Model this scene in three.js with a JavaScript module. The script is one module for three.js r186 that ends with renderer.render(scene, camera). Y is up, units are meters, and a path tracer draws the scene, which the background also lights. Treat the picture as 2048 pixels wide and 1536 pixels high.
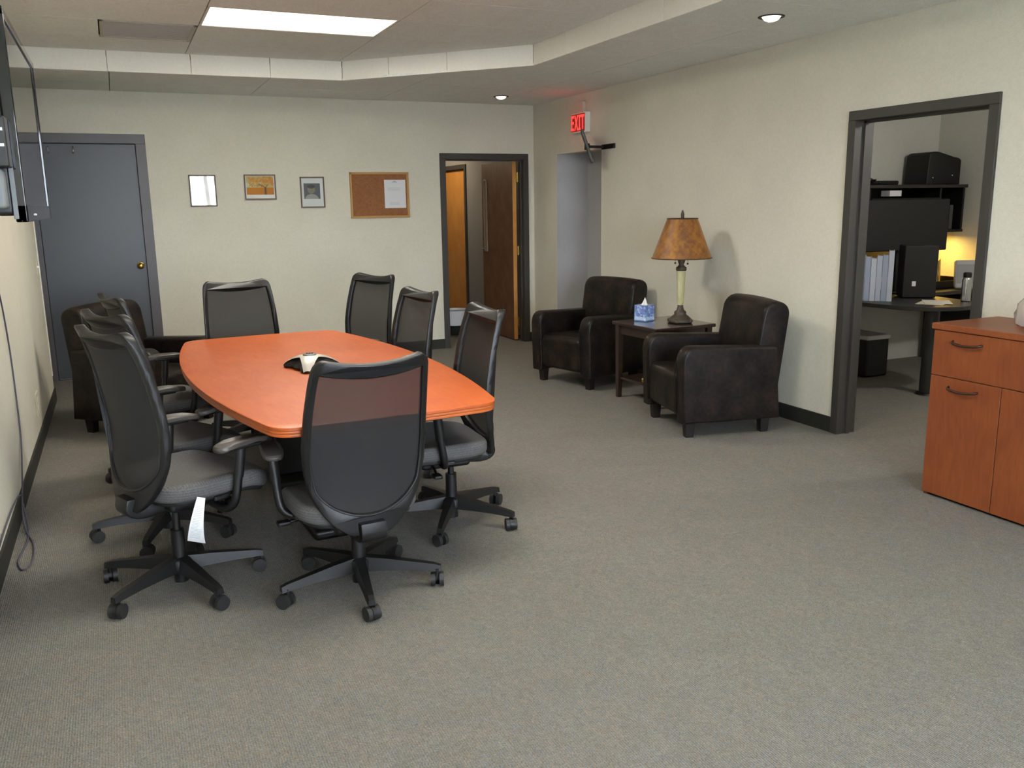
import * as THREE from 'three';
import { RoundedBoxGeometry } from 'three/addons/geometries/RoundedBoxGeometry.js';
import { mergeGeometries, toCreasedNormals } from 'three/addons/utils/BufferGeometryUtils.js';
import { RectAreaLightUniformsLib } from 'three/addons/lights/RectAreaLightUniformsLib.js';
import { FontLoader } from 'three/addons/loaders/FontLoader.js';
import { TextGeometry } from 'three/addons/geometries/TextGeometry.js';

// ---------------------------------------------------------------- camera, sky, lights, exposure
const scene = new THREE.Scene();
const renderer = new THREE.WebGLRenderer();
renderer.toneMapping = THREE.LinearToneMapping;
renderer.toneMappingExposure = 1.3;
renderer.shadowMap.enabled = true;
RectAreaLightUniformsLib.init();

const camera = new THREE.PerspectiveCamera(47.575, 2048 / 1536, 0.05, 120);
camera.rotation.order = 'YXZ';
camera.position.set(-4.3054, 1.5491, 8.9811);
camera.rotation.set(-0.2038, -0.4193, -0.0149);
scene.add(camera);

const SKY = new THREE.Color().setRGB(16, 18, 20.5);      // overcast daylight outside the rear window
scene.background = SKY;

const PANEL = { color: new THREE.Color().setRGB(1, 0.945, 0.82), watt: 20 };   // ceiling troffers
const PANEL_SPOTS = [[-3.055, 2.775], [-3.055, 5.875]];

// ---------------------------------------------------------------- helpers
let seed = 20240611;
const rnd = () => { seed = (seed * 1664525 + 1013904223) >>> 0; return seed / 4294967296; };
const used = {};
function numbered(n) { if (!(n in used)) { used[n] = 0; return n; } used[n]++; return n + '_' + String(used[n]).padStart(3, '0'); }
function mesh(name, geo, mat, parent) {
  const m = new THREE.Mesh(geo, mat); m.name = name; m.castShadow = true; m.receiveShadow = true; (parent || scene).add(m); return m;
}
function thing(name, label, category, pos = [0, 0, 0], turn = 0, group) {
  const g = new THREE.Group(); g.name = numbered(name); g.position.set(...pos); g.rotation.y = turn;
  g.userData = { label, category }; if (group) g.userData.group = group; scene.add(g); return g;
}
function tagged(o, label, category, group) { o.name = numbered(o.name); Object.assign(o.userData, { label, category }); if (group) o.userData.group = group; return o; }
function struct(name, geo, mat, label, category) {
  const m = mesh(numbered(name), geo, mat); m.userData = { kind: 'structure', label, category }; return m;
}
function metric(geo, s = 1, off = [0, 0]) {                  // uv in metres by the way each face points
  const g = geo.index ? geo.toNonIndexed() : geo; const p = g.attributes.position, uv = new Float32Array(p.count * 2);
  const a = new THREE.Vector3(), b = new THREE.Vector3(), c = new THREE.Vector3();
  for (let i = 0; i < p.count; i += 3) {
    a.fromBufferAttribute(p, i); b.fromBufferAttribute(p, i + 1); c.fromBufferAttribute(p, i + 2);
    const n = b.clone().sub(a).cross(c.clone().sub(a)); const x = Math.abs(n.x), y = Math.abs(n.y), z = Math.abs(n.z);
    [a, b, c].forEach((v, k) => {
      const q = y >= x && y >= z ? [v.x, v.z] : x >= z ? [v.z, v.y] : [v.x, v.y];
      uv[(i + k) * 2] = q[0] * s + off[0]; uv[(i + k) * 2 + 1] = q[1] * s + off[1];
    });
  }
  g.setAttribute('uv', new THREE.BufferAttribute(uv, 2)); return g;
}
function box(x0, x1, y0, y1, z0, z1) { return new THREE.BoxGeometry(x1 - x0, y1 - y0, z1 - z0).translate((x0 + x1) / 2, (y0 + y1) / 2, (z0 + z1) / 2).toNonIndexed(); }
function rbox(x0, x1, y0, y1, z0, z1, r = 0.005, seg = 2) {
  const w = x1 - x0, h = y1 - y0, d = z1 - z0; r = Math.min(r, w / 2.05, h / 2.05, d / 2.05);
  return new RoundedBoxGeometry(w, h, d, seg, r).translate((x0 + x1) / 2, (y0 + y1) / 2, (z0 + z1) / 2);
}
function join(list) {
  const l = list.map(g => { g = g.index ? g.toNonIndexed() : g; for (const k of Object.keys(g.attributes)) if (!['position', 'normal', 'uv'].includes(k)) g.deleteAttribute(k); return g; });
  return mergeGeometries(l);
}
const boxes = l => metric(join(l.map(b => box(...b))));
const V = (x, y, z) => new THREE.Vector3(x, y, z);
function tube(pts, r, seg = 24, rad = 8, closed = false) { return new THREE.TubeGeometry(new THREE.CatmullRomCurve3(pts.map(p => V(...p)), closed, 'centripetal'), seg, r, rad, closed); }
function lathe(pts, seg = 32) { return new THREE.LatheGeometry(pts.map(p => new THREE.Vector2(...p)), seg); }
function lerpTable(t, tab) { for (let i = 1; i < tab.length; i++) if (t <= tab[i][0]) { const [a, u] = tab[i - 1], [b, v] = tab[i]; const k = (t - a) / (b - a); return u + (v - u) * k; } return tab[tab.length - 1][1]; }
const smooth = (a, b, x) => { x = Math.min(1, Math.max(0, (x - a) / (b - a))); return x * x * (3 - 2 * x); };
function bend(geo, f) { const p = geo.attributes.position, v = new THREE.Vector3(); for (let i = 0; i < p.count; i++) { v.fromBufferAttribute(p, i); f(v); p.setXYZ(i, v.x, v.y, v.z); } geo.computeVertexNormals(); return geo; }

// periodic value noise for textures
function lattice(n, s0) { let s = s0; const a = new Float32Array(n * n); for (let i = 0; i < n * n; i++) { s = (s * 1664525 + 1013904223) >>> 0; a[i] = s / 4294967296; } return a; }
const LAT = {};
function vnoise(x, y, n, s = 7) {                            // x, y in 0..1, n cells, wraps
  const a = LAT[n + '_' + s] || (LAT[n + '_' + s] = lattice(n, s * 7919 + n));
  x = ((x % 1) + 1) % 1 * n; y = ((y % 1) + 1) % 1 * n; const i = Math.floor(x), j = Math.floor(y); let u = x - i, v = y - j; u = u * u * (3 - 2 * u); v = v * v * (3 - 2 * v);
  const i1 = (i + 1) % n, j1 = (j + 1) % n; const A = a[j * n + i], B = a[j * n + i1], C = a[j1 * n + i], D = a[j1 * n + i1];
  return (A + (B - A) * u) * (1 - v) + (C + (D - C) * u) * v;
}
function dataTex(w, h, fn, srgb = true, repeat = 1) {        // fn(u, v) -> [r, g, b] in 0..1
  const d = new Uint8Array(w * h * 4);
  for (let j = 0; j < h; j++) for (let i = 0; i < w; i++) { const c = fn(i / w, j / h), k = (j * w + i) * 4; for (let q = 0; q < 3; q++) d[k + q] = Math.max(0, Math.min(255, Math.round(c[q] * 255))); d[k + 3] = 255; }
  const t = new THREE.DataTexture(d, w, h, THREE.RGBAFormat); t.wrapS = t.wrapT = THREE.RepeatWrapping; t.magFilter = THREE.LinearFilter; t.minFilter = THREE.LinearMipmapLinearFilter; t.generateMipmaps = true;
  t.repeat.set(repeat, repeat); if (srgb) t.colorSpace = THREE.SRGBColorSpace; t.needsUpdate = true; return t;
}
const grey = f => (u, v) => { const k = f(u, v); return [k, k, k]; };
function canvasTex(w, h, draw) {
  const c = document.createElement('canvas'); c.width = w; c.height = h; const g = c.getContext('2d'); draw(g, w, h);
  const t = new THREE.CanvasTexture(c); t.colorSpace = THREE.SRGBColorSpace; t.magFilter = THREE.LinearFilter; return t;
}
const std = o => new THREE.MeshStandardMaterial(o), phys = o => new THREE.MeshPhysicalMaterial(o);

// ---------------------------------------------------------------- materials
const carpetMap = dataTex(1024, 1024, (u, v) => {
  const rib = 0.5 + 0.5 * Math.sin(u * Math.PI * 2 * 128), loop = 0.5 + 0.5 * Math.sin(v * Math.PI * 2 * 170 + 6 * vnoise(u, v, 128, 3));
  const n = vnoise(u, v, 512, 1) - 0.5, m = vnoise(u, v, 64, 2) - 0.5, b = vnoise(u, v, 9, 4) - 0.5;
  const k = 0.435 + 0.05 * (rib - 0.5) + 0.03 * (loop - 0.5) + 0.17 * n + 0.03 * m + 0.008 * b, t = vnoise(u, v, 256, 5) - 0.5, t2 = vnoise(u, v, 14, 6) - 0.5;
  return [k * 1.03 + 0.05 * t + 0.01 * t2, k, k * 0.935 - 0.06 * t - 0.01 * t2];
});
const carpetBump = dataTex(512, 512, grey((u, v) => 0.45 * (0.5 + 0.5 * Math.sin(u * Math.PI * 2 * 128)) + 0.55 * vnoise(u, v, 256, 11)), false);
const wallBump = dataTex(512, 512, grey((u, v) => 0.6 * vnoise(u, v, 128, 21) + 0.4 * vnoise(u, v, 256, 22)), false);
const paint = (r, g, b, s) => dataTex(256, 256, (u, v) => { const k = 1 + 0.025 * (vnoise(u, v, 128, s) - 0.5) + 0.02 * (vnoise(u, v, 6, s + 1) - 0.5); return [r * k, g * k, b * k]; });
const tileMap = dataTex(256, 256, (u, v) => { const k = 0.93 + 0.05 * (vnoise(u, v, 128, 31) - 0.5) + 0.04 * (vnoise(u, v, 64, 32) - 0.5) + 0.02 * (vnoise(u, v, 8, 33) - 0.5); return [k * 0.965, k * 0.975, k * 0.955]; });
function woodMap(base, dark, s, stretch = 1) {
  return dataTex(512, 512, (u, v) => {
    const w = vnoise(u, v, 4, s) * 0.06, g = vnoise(u * 1 + w, v, 8, s + 1), f = vnoise((u + w) * 1, v * 0.25, 64, s + 2), p = vnoise(u + w, v * 0.0625 * stretch, 256, s + 3);
    const k = 0.45 * g + 0.35 * f + 0.3 * p * p; return [0, 1, 2].map(i => base[i] + (dark[i] - base[i]) * k);
  });
}
const cherryMap = woodMap([0.75, 0.375, 0.14], [0.665, 0.285, 0.085], 41);
const veneerMap = woodMap([0.50, 0.36, 0.25], [0.33, 0.21, 0.13], 51);
const mapleMap = woodMap([0.83, 0.62, 0.33], [0.74, 0.50, 0.23], 61);
const leatherMap = dataTex(512, 512, (u, v) => { const n = vnoise(u, v, 5, 71), m = vnoise(u, v, 24, 72), f = vnoise(u, v, 128, 73); const k = 0.3 + 0.95 * n + 0.5 * (m - 0.5) + 0.15 * (f - 0.5); return [0.135 * k, 0.098 * k, 0.08 * k]; });
const leatherBump = dataTex(512, 512, grey((u, v) => 0.5 * vnoise(u, v, 64, 75) + 0.3 * vnoise(u, v, 128, 76) + 0.2 * vnoise(u, v, 12, 77)), false);
const fabricMap = dataTex(256, 256, (u, v) => { const r = 0.5 + 0.5 * Math.sin(v * Math.PI * 2 * 24); const k = 0.335 + 0.05 * (r - 0.5) + 0.1 * (vnoise(u, v, 128, 81) - 0.5); return [k, k * 0.985, k * 0.98]; });
const corkMap = dataTex(256, 256, (u, v) => { const k = 0.85 + 0.14 * (vnoise(u, v, 96, 91) - 0.5) + 0.08 * (vnoise(u, v, 24, 92) - 0.5); return [0.66 * k, 0.44 * k, 0.28 * k]; });
const amberMap = dataTex(512, 256, (u, v) => { const n = vnoise(u * 4, v, 5, 101), m = vnoise(u * 4, v, 16, 102), f = vnoise(u * 4, v, 64, 103); const k = 0.5 * n + 0.35 * m + 0.15 * f; return [0.42 + 0.40 * k, 0.24 + 0.32 * k, 0.09 + 0.13 * k]; });

const M = {
  wall: std({ map: paint(0.833, 0.817, 0.755, 121), roughness: 0.93, bumpMap: wallBump, bumpScale: 0.0012 }),
  office: std({ map: paint(0.80, 0.80, 0.775, 131), roughness: 0.93, bumpMap: wallBump, bumpScale: 0.0012 }),
  hall: std({ map: paint(0.72, 0.72, 0.73, 133), roughness: 0.93, bumpMap: wallBump, bumpScale: 0.0012 }),
  carpet: std({ map: carpetMap, roughness: 1, bumpMap: carpetBump, bumpScale: 0.004 }),
  tile: std({ map: tileMap, roughness: 0.97 }),
  fascia: std({ map: paint(0.92, 0.915, 0.88, 141), roughness: 0.95 }),
  gap: std({ color: 0x4c4842, roughness: 1 }),
  base: std({ color: 0x23241f, roughness: 0.6 }),
  frame: std({ color: 0x3a3733, roughness: 0.5 }),
  greyFrame: std({ color: 0x5b585c, roughness: 0.45 }),
  greyDoor: phys({ color: 0x474a50, roughness: 0.42, clearcoat: 0.15, clearcoatRoughness: 0.35 }),
  brass: std({ color: 0xc8a85a, metalness: 1, roughness: 0.3 }),
  chrome: std({ color: 0xc9ccd0, metalness: 1, roughness: 0.22 }),
  cherry: phys({ map: cherryMap, roughness: 0.48, clearcoat: 0.12, clearcoatRoughness: 0.2 }),
  cherryEdge: phys({ color: 0xbb5c22, roughness: 0.45, clearcoat: 0.15, clearcoatRoughness: 0.3 }),
  cabinet: phys({ map: woodMap([0.545, 0.285, 0.125], [0.44, 0.205, 0.08], 43), roughness: 0.5, clearcoat: 0.25, clearcoatRoughness: 0.35 }),
  joint: std({ color: 0x3a1d10, roughness: 0.9 }),
  veneer: std({ map: veneerMap, roughness: 0.5 }),
  maple: std({ map: mapleMap, roughness: 0.5 }),
  darkWood: phys({ map: woodMap([0.20, 0.115, 0.095], [0.13, 0.07, 0.06], 47), roughness: 0.3, clearcoat: 0.9, clearcoatRoughness: 0.06 }),
  leather: phys({ map: leatherMap, roughness: 0.52, specularIntensity: 0.45, bumpMap: leatherBump, bumpScale: 0.0012, clearcoat: 0.1, clearcoatRoughness: 0.2 }),
  foot: std({ color: 0x17110f, roughness: 0.5 }),
  plastic: std({ color: 0x111112, roughness: 0.45 }),
  plasticMatt: std({ color: 0x151516, roughness: 0.65 }),
  rubber: std({ color: 0x1f1f1f, roughness: 0.55 }),
  pad: std({ color: 0x47433f, roughness: 0.4 }),
  net: std({ color: 0x1f1f1f, roughness: 0.75, transparent: true, opacity: 0.9, side: THREE.DoubleSide }),
  fabric: std({ map: fabricMap, roughness: 0.95 }),
  paper: std({ color: 0xe9ebee, roughness: 0.8 }),
  white: std({ color: 0xe2e0d8, roughness: 0.6 }),
  almond: std({ color: 0xd9d3bd, roughness: 0.5 }),
  cork: std({ map: corkMap, roughness: 0.95 }),
  oak: std({ color: 0xb58b52, roughness: 0.6 }),
  pictureFrame: std({ color: 0x5a4634, roughness: 0.4 }),
  glass: phys({ color: 0xffffff, roughness: 0.02, transmission: 1, thickness: 0, ior: 1.5 }),
  black: std({ color: 0x060607, roughness: 0.55 }),
  gloss: phys({ color: 0x08080a, roughness: 0.05, ior: 1.55 }),
  silver: std({ color: 0x777a7e, metalness: 0.2, roughness: 0.55 }),
  cable: std({ color: 0x4b4a58, roughness: 0.6 }),
  bronze: std({ color: 0x4a4238, metalness: 0.3, roughness: 0.5 }),
  amber: phys({ map: amberMap, roughness: 0.5, side: THREE.DoubleSide, transmission: 0.25, thickness: 0 }),
  onyx: phys({ map: dataTex(128, 128, (u, v) => { const k = 0.6 * vnoise(u, v, 6, 111) + 0.4 * vnoise(u, v, 24, 112); return [0.62 + 0.2 * k, 0.62 + 0.16 * k, 0.40 + 0.24 * k]; }), roughness: 0.3, clearcoat: 0.3 }),
  deskTop: std({ color: 0x2b2a29, roughness: 0.4 }),
  deskBlack: std({ color: 0x101011, roughness: 0.5 }),
};
M.wall.map.repeat.set(0.7, 0.7); M.office.map.repeat.set(0.7, 0.7);
for (const t of [wallBump]) t.repeat.set(2, 2);
tileMap.repeat.set(1.5, 1.5);

// ---------------------------------------------------------------- structure
const XL = -4.894, H = 2.6, HT = 2.75, ZR = 11.0;
struct('floor', metric(box(-6.4, 3.2, -0.12, 0, -5.2, ZR + 0.14)), M.carpet, 'grey taupe ribbed loop carpet covering the room', 'floor');

// back wall (z = 0) with two door openings; frame outer sizes
const D1 = { x0: -5.0, x1: -3.975, h: 2.225 }, D2 = { x0: -1.105, x1: -0.072, h: 2.086 };
struct('wall_back', boxes([
  [-6.4, D1.x0 + 0.02, 0, H + 0.3, -0.12, 0], [D1.x1 - 0.02, D2.x0 + 0.02, 0, H + 0.3, -0.12, 0], [D2.x1 - 0.02, 0.12, 0, H + 0.3, -0.12, 0],
  [D1.x0 + 0.02, D1.x1 - 0.02, D1.h - 0.02, H + 0.3, -0.12, 0], [D2.x0 + 0.02, D2.x1 - 0.02, D2.h - 0.02, H + 0.3, -0.12, 0]]), M.wall, 'cream painted back wall holding the pictures and corkboard', 'wall');
const O1 = { z0: 0.565, z1: 1.5, h: 2.05 }, D3 = { z0: 4.637, z1: 5.685, h: 2.088 };
struct('wall_right', boxes([
  [0, 0.12, 0, H + 0.3, 0, O1.z0], [0, 0.12, 0, H + 0.3, O1.z1, D3.z0 + 0.02], [0, 0.12, 0, H + 0.3, D3.z1 - 0.02, ZR],
  [0, 0.12, O1.h, H + 0.3, O1.z0, O1.z1], [0, 0.12, D3.h - 0.02, H + 0.3, D3.z0 + 0.02, D3.z1 - 0.02]]), M.wall, 'cream painted right wall behind the leather armchairs', 'wall');
const ZE = 0.95;
struct('wall_left', boxes([[XL - 0.13, XL, 0, H + 0.3, ZE, ZR]]), M.wall, 'cream painted left wall under the television', 'wall');
struct('wall_alcove', boxes([[-6.4, XL - 0.13, 0, H + 0.3, ZE, ZE + 0.12], [-6.52, -6.4, 0, H + 0.3, -0.12, ZE + 0.12]]), M.wall, 'cream walls of the side passage before the grey door', 'wall');
// rear wall with the window that lights the room
const WN = { x0: -4.7, x1: -1.2, y0: 0.75, y1: 2.4 };
struct('wall_rear', boxes([[XL - 0.13, WN.x0, 0, H + 0.3, ZR, ZR + 0.14], [WN.x1, 0.12, 0, H + 0.3, ZR, ZR + 0.14], [WN.x0, WN.x1, 0, WN.y0, ZR, ZR + 0.14], [WN.x0, WN.x1, WN.y1, H + 0.3, ZR, ZR + 0.14]]), M.wall, 'cream rear wall with a wide window', 'wall');
{
  const w = new THREE.Group(); w.name = 'window_1'; w.userData = { kind: 'structure', label: 'wide two pane window in the rear wall', category: 'window' }; scene.add(w);
  const z0 = ZR + 0.03, z1 = ZR + 0.09, xm = (WN.x0 + WN.x1) / 2;
  mesh('window_frame', join([[WN.x0, WN.x1, WN.y0, WN.y0 + 0.05, z0, z1], [WN.x0, WN.x1, WN.y1 - 0.05, WN.y1, z0, z1], [WN.x0, WN.x0 + 0.05, WN.y0, WN.y1, z0, z1], [WN.x1 - 0.05, WN.x1, WN.y0, WN.y1, z0, z1], [xm - 0.03, xm + 0.03, WN.y0, WN.y1, z0, z1]].map(b => box(...b))), M.frame, w);
  mesh('pane', box(WN.x0 + 0.05, xm - 0.03, WN.y0 + 0.05, WN.y1 - 0.05, ZR + 0.058, ZR + 0.062), M.glass, w);
  mesh('pane', box(xm + 0.03, WN.x1 - 0.05, WN.y0 + 0.05, WN.y1 - 0.05, ZR + 0.058, ZR + 0.062), M.glass, w);
  mesh('window_sill', box(WN.x0 - 0.05, WN.x1 + 0.05, WN.y0 - 0.03, WN.y0, ZR - 0.05, ZR + 0.06), M.white, w);
}
// ceiling: a dropped border at 2.60 m around a raised centre at 2.75 m, all in lay-in tiles
const ceil = new THREE.Group(); ceil.name = 'ceiling'; ceil.userData = { kind: 'structure', label: 'off white tiled ceiling with a raised centre tray', category: 'ceiling' }; scene.add(ceil);
mesh('roof_slab', box(-6.52, 0.12, H + 0.3, H + 0.36, -0.12, ZR + 0.14), M.gap, ceil);
// outline of the tray: back edge z=1.265, cut corner, right edge x=-1.227
const TZ = 1.265, TC = [[-2.42, 1.31], [-1.227, 2.57]], TX = -1.227, TRZ = 10.4;
const tray = [[XL, TZ - 0.02], TC[0], TC[1], [TX, TRZ], [XL, TRZ]];
function clip(poly, inside, cut) { const out = []; for (let i = 0; i < poly.length; i++) { const a = poly[i], b = poly[(i + 1) % poly.length], ia = inside(a), ib = inside(b); if (ia) out.push(a); if (ia !== ib) out.push(cut(a, b)); } return out; }
function halfPlane(p, q, sgn) { const f = a => sgn * ((q[0] - p[0]) * (a[1] - p[1]) - (q[1] - p[1]) * (a[0] - p[0])); return [a => f(a) >= -1e-9, (a, b) => { const u = f(a), v = f(b), t = u / (u - v); return [a[0] + (b[0] - a[0]) * t, a[1] + (b[1] - a[1]) * t]; }]; }
function slab(poly, y, t, g = 0.0032) {                       // a tile: a flat prism, shrunk by the joint
  const area = poly.reduce((s, a, i) => { const b = poly[(i + 1) % poly.length]; return s + a[0] * b[1] - b[0] * a[1]; }, 0) / 2; if (Math.abs(area) < 0.004) return null;
  const cx = poly.reduce((s, a) => s + a[0], 0) / poly.length, cz = poly.reduce((s, a) => s + a[1], 0) / poly.length;
  const q = poly.map(([x, z]) => [x + Math.sign(cx - x) * g, z + Math.sign(cz - z) * g]);
  const sh = new THREE.Shape(q.map(([x, z]) => new THREE.Vector2(x, -z)));
  return metric(new THREE.ExtrudeGeometry(sh, { depth: t, bevelEnabled: false }).rotateX(-Math.PI / 2).translate(0, y, 0));
}
const gx = -3.665, gz = 2.465, TW = 1.22, TD = 0.62;          // tile grid as the photograph shows it
const lightSpots = new Set();
PANEL_SPOTS.forEach(([x, z]) => { const k = Math.round((z - TD / 2 - gz) / TD); lightSpots.add('0_' + k); });
for (let i = -2; i <= 3; i++) for (let k = -3; k <= 13; k++) {
  const cell = [[gx + i * TW, gz + k * TD], [gx + (i + 1) * TW, gz + k * TD], [gx + (i + 1) * TW, gz + (k + 1) * TD], [gx + i * TW, gz + (k + 1) * TD]];
  // raised part
  let p = cell;
  for (let e = 0; e < tray.length; e++) { const [ins, cut] = halfPlane(tray[e], tray[(e + 1) % tray.length], 1); p = p.length ? clip(p, ins, cut) : p; }
  const isLight = lightSpots.has(i + '_' + k);
  if (p.length > 2 && !isLight && !(i === -1 && k === -1)) { const g = slab(p, HT, 0.015); if (g) mesh('ceiling_tile', g, M.tile, ceil); }
  if (p.length > 2 && i === -1 && k === -1) {                 // tile beside the return grille, which takes its right half
    for (const [a, b] of [[gx - TW, gx - 0.61]]) { let q = [[a, gz - TD], [b, gz - TD], [b, gz], [a, gz]]; for (let e = 0; e < tray.length; e++) { const [ins, cut] = halfPlane(tray[e], tray[(e + 1) % tray.length], 1); q = q.length ? clip(q, ins, cut) : q; } const g = q.length > 2 && slab(q, HT, 0.015); if (g) mesh('ceiling_tile', g, M.tile, ceil); }
  }
}
mesh('tray_backing', box(XL, TX + 0.02, HT + 0.05, HT + 0.07, TZ - 0.1, TRZ + 0.02), M.gap, ceil);
// dropped border tiles: right strip (joint at x=-0.565), cut corner, back strip, rear strip, left over the passage
function border(x0, x1, z0, z1) {
  // keep what lies outside the tray: subtract the convex tray piece by piece
  let rest = [[[x0, z0], [x1, z0], [x1, z1], [x0, z1]]], outP = [];
  for (let e = 0; e < tray.length; e++) {
    const [ins, cut] = halfPlane(tray[e], tray[(e + 1) % tray.length], 1), [ous, cut2] = halfPlane(tray[e], tray[(e + 1) % tray.length], -1), next = [];
    for (const p of rest) { const o = clip(p, ous, cut2); if (o.length > 2) outP.push(o); const n = clip(p, ins, cut); if (n.length > 2) next.push(n); }
    rest = next;
  }
  return outP;
}
const bx = [-6.4, -5.45, -4.23, -3.01, -1.765, -0.565, 0];
for (let i = 0; i + 1 < bx.length; i++) for (let k = -5; k <= 13; k++) {
  const z0 = Math.max(0, gz + 0.02 + k * TD), z1 = Math.min(ZR, gz + 0.02 + (k + 1) * TD); if (z1 - z0 < 0.02) continue;
  const x1 = bx[i + 1], x0 = bx[i]; if (x1 < XL - 0.2 && z0 > ZE + 0.1) continue;
  for (const p of border(x0, x1, z0, z1)) { const g = slab(p, H, 0.015); if (g) mesh('ceiling_tile', g, M.tile, ceil); }
}
// fascia panels round the tray
function fascia(a, b, cuts) {
  const L = Math.hypot(b[0] - a[0], b[1] - a[1]), ang = Math.atan2(-(b[1] - a[1]), b[0] - a[0]);
  const s = [0, ...cuts, L];
  for (let i = 0; i + 1 < s.length; i++) { const g = metric(rbox(s[i] + 0.0015, s[i + 1] - 0.0015, H - 0.004, HT + 0.008, -0.014, 0, 0.003, 1)); g.rotateY(ang).translate(a[0], 0, a[1]); mesh('fascia_panel', g, M.fascia, ceil); }
}
fascia(tray[0], TC[0], [0.655, 1.265, 1.88]);
fascia(TC[0], TC[1], [0.45, 0.99]);
fascia(TC[1], [TX, TRZ], Array.from({ length: 12 }, (_, i) => 0.53 + i * 0.625));
fascia([TX, TRZ], [XL, TRZ], [1.2, 2.4]);

// baseboards
const BH = 0.105, BT = 0.012;
struct('baseboard_back', boxes([[D1.x1, D2.x0, 0, BH, 0, BT], [D2.x1, 0, 0, BH, 0, BT], [-6.4, D1.x0, 0, BH, 0, BT]]), M.base, 'black vinyl cove base along the back wall', 'baseboard');
struct('baseboard_right', boxes([[-BT, 0, 0, BH, BT, O1.z0], [-BT, 0, 0, BH, O1.z1, D3.z0], [-BT, 0, 0, BH, D3.z1, ZR]]), M.base, 'black vinyl cove base along the right wall', 'baseboard');
struct('baseboard_left', boxes([[XL, XL + BT, 0, BH, ZE - BT, ZR], [XL - 0.13, XL, 0, BH, ZE - BT, ZE]]), M.base, 'black vinyl cove base along the left wall', 'baseboard');
struct('baseboard_rear', boxes([[XL + BT, -BT, 0, BH, ZR - BT, ZR]]), M.base, 'black vinyl cove base along the rear wall', 'baseboard');
struct('trim_1', metric(rbox(XL - 0.03, XL + 0.006, 0.21, 2.3, ZE - 0.006, ZE + 0.035, 0.004)), M.white, 'white corner guard on the end of the left wall', 'trim');

// ---------------------------------------------------------------- doors
function frameGeo(x0, x1, h, face, z0, z1, inner) {           // door frame: casing proud of the wall, jamb and stop
  return metric(join([
    rbox(x0, x0 + face, 0, h - face, z1 - 0.002, z1 + 0.018, 0.002), rbox(x1 - face, x1, 0, h - face, z1 - 0.002, z1 + 0.018, 0.002), rbox(x0, x1, h - face, h, z1 - 0.002, z1 + 0.018, 0.004),
    box(x0 + 0.018, x0 + face, 0, h - face, z0, z1), box(x1 - face, x1 - 0.018, 0, h - face, z0, z1), box(x0 + 0.018, x1 - 0.018, h - face, h - 0.018, z0, z1),
    box(x0 + face, x0 + face + 0.014, 0, h - face, z0 + inner, z0 + inner + 0.03), box(x1 - face - 0.014, x1 - face, 0, h - face, z0 + inner, z0 + inner + 0.03), box(x0 + face, x1 - face, h - face - 0.014, h - face, z0 + inner, z0 + inner + 0.03)]));
}
function hinge(parent, x, y, z, s = 1) { mesh('hinge', join([rbox(x - 0.016, x + 0.016, y - 0.05, y + 0.05, z - 0.003, z + 0.003, 0.002, 1), new THREE.CylinderGeometry(0.007, 0.007, 0.104, 10).translate(x + 0.016 * s, y, z + 0.006)]), M.brass, parent); }
{ // grey flush door at the left
  const d = new THREE.Group(); d.name = 'door_1'; d.userData = { kind: 'structure', label: 'closed dark grey flush door with a brass knob', category: 'door' }; scene.add(d);
  mesh('door_frame', frameGeo(D1.x0, D1.x1, D1.h, 0.085, -0.12, 0, 0.02), M.greyFrame, d);
  const leaf = mesh('door_leaf', metric(rbox(D1.x0 + 0.088, D1.x1 - 0.088, 0.008, D1.h - 0.09, -0.065, -0.022, 0.003)), M.greyDoor, d);
  mesh('knob', join([new THREE.SphereGeometry(0.028, 20, 14).scale(1, 1, 0.8).translate(0, 0, 0.05), new THREE.CylinderGeometry(0.011, 0.013, 0.05, 12).rotateX(Math.PI / 2).translate(0, 0, 0.025), lathe([[0, 0], [0.034, 0], [0.032, 0.007], [0.014, 0.01]], 20).rotateX(Math.PI / 2)]).translate(-4.115, 1.03, -0.022), M.brass, leaf);
  for (const x of [-4.78, -4.58]) mesh('coat_hook', tube([[x, 2.105, -0.02], [x, 2.105, 0.005], [x, 2.07, 0.02], [x, 2.05, 0.01]], 0.006, 12, 6), M.chrome, leaf);
  mesh('threshold', box(D1.x0 + 0.02, D1.x1 - 0.02, 0, 0.006, -0.12, -0.005), M.frame, d);
}
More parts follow.
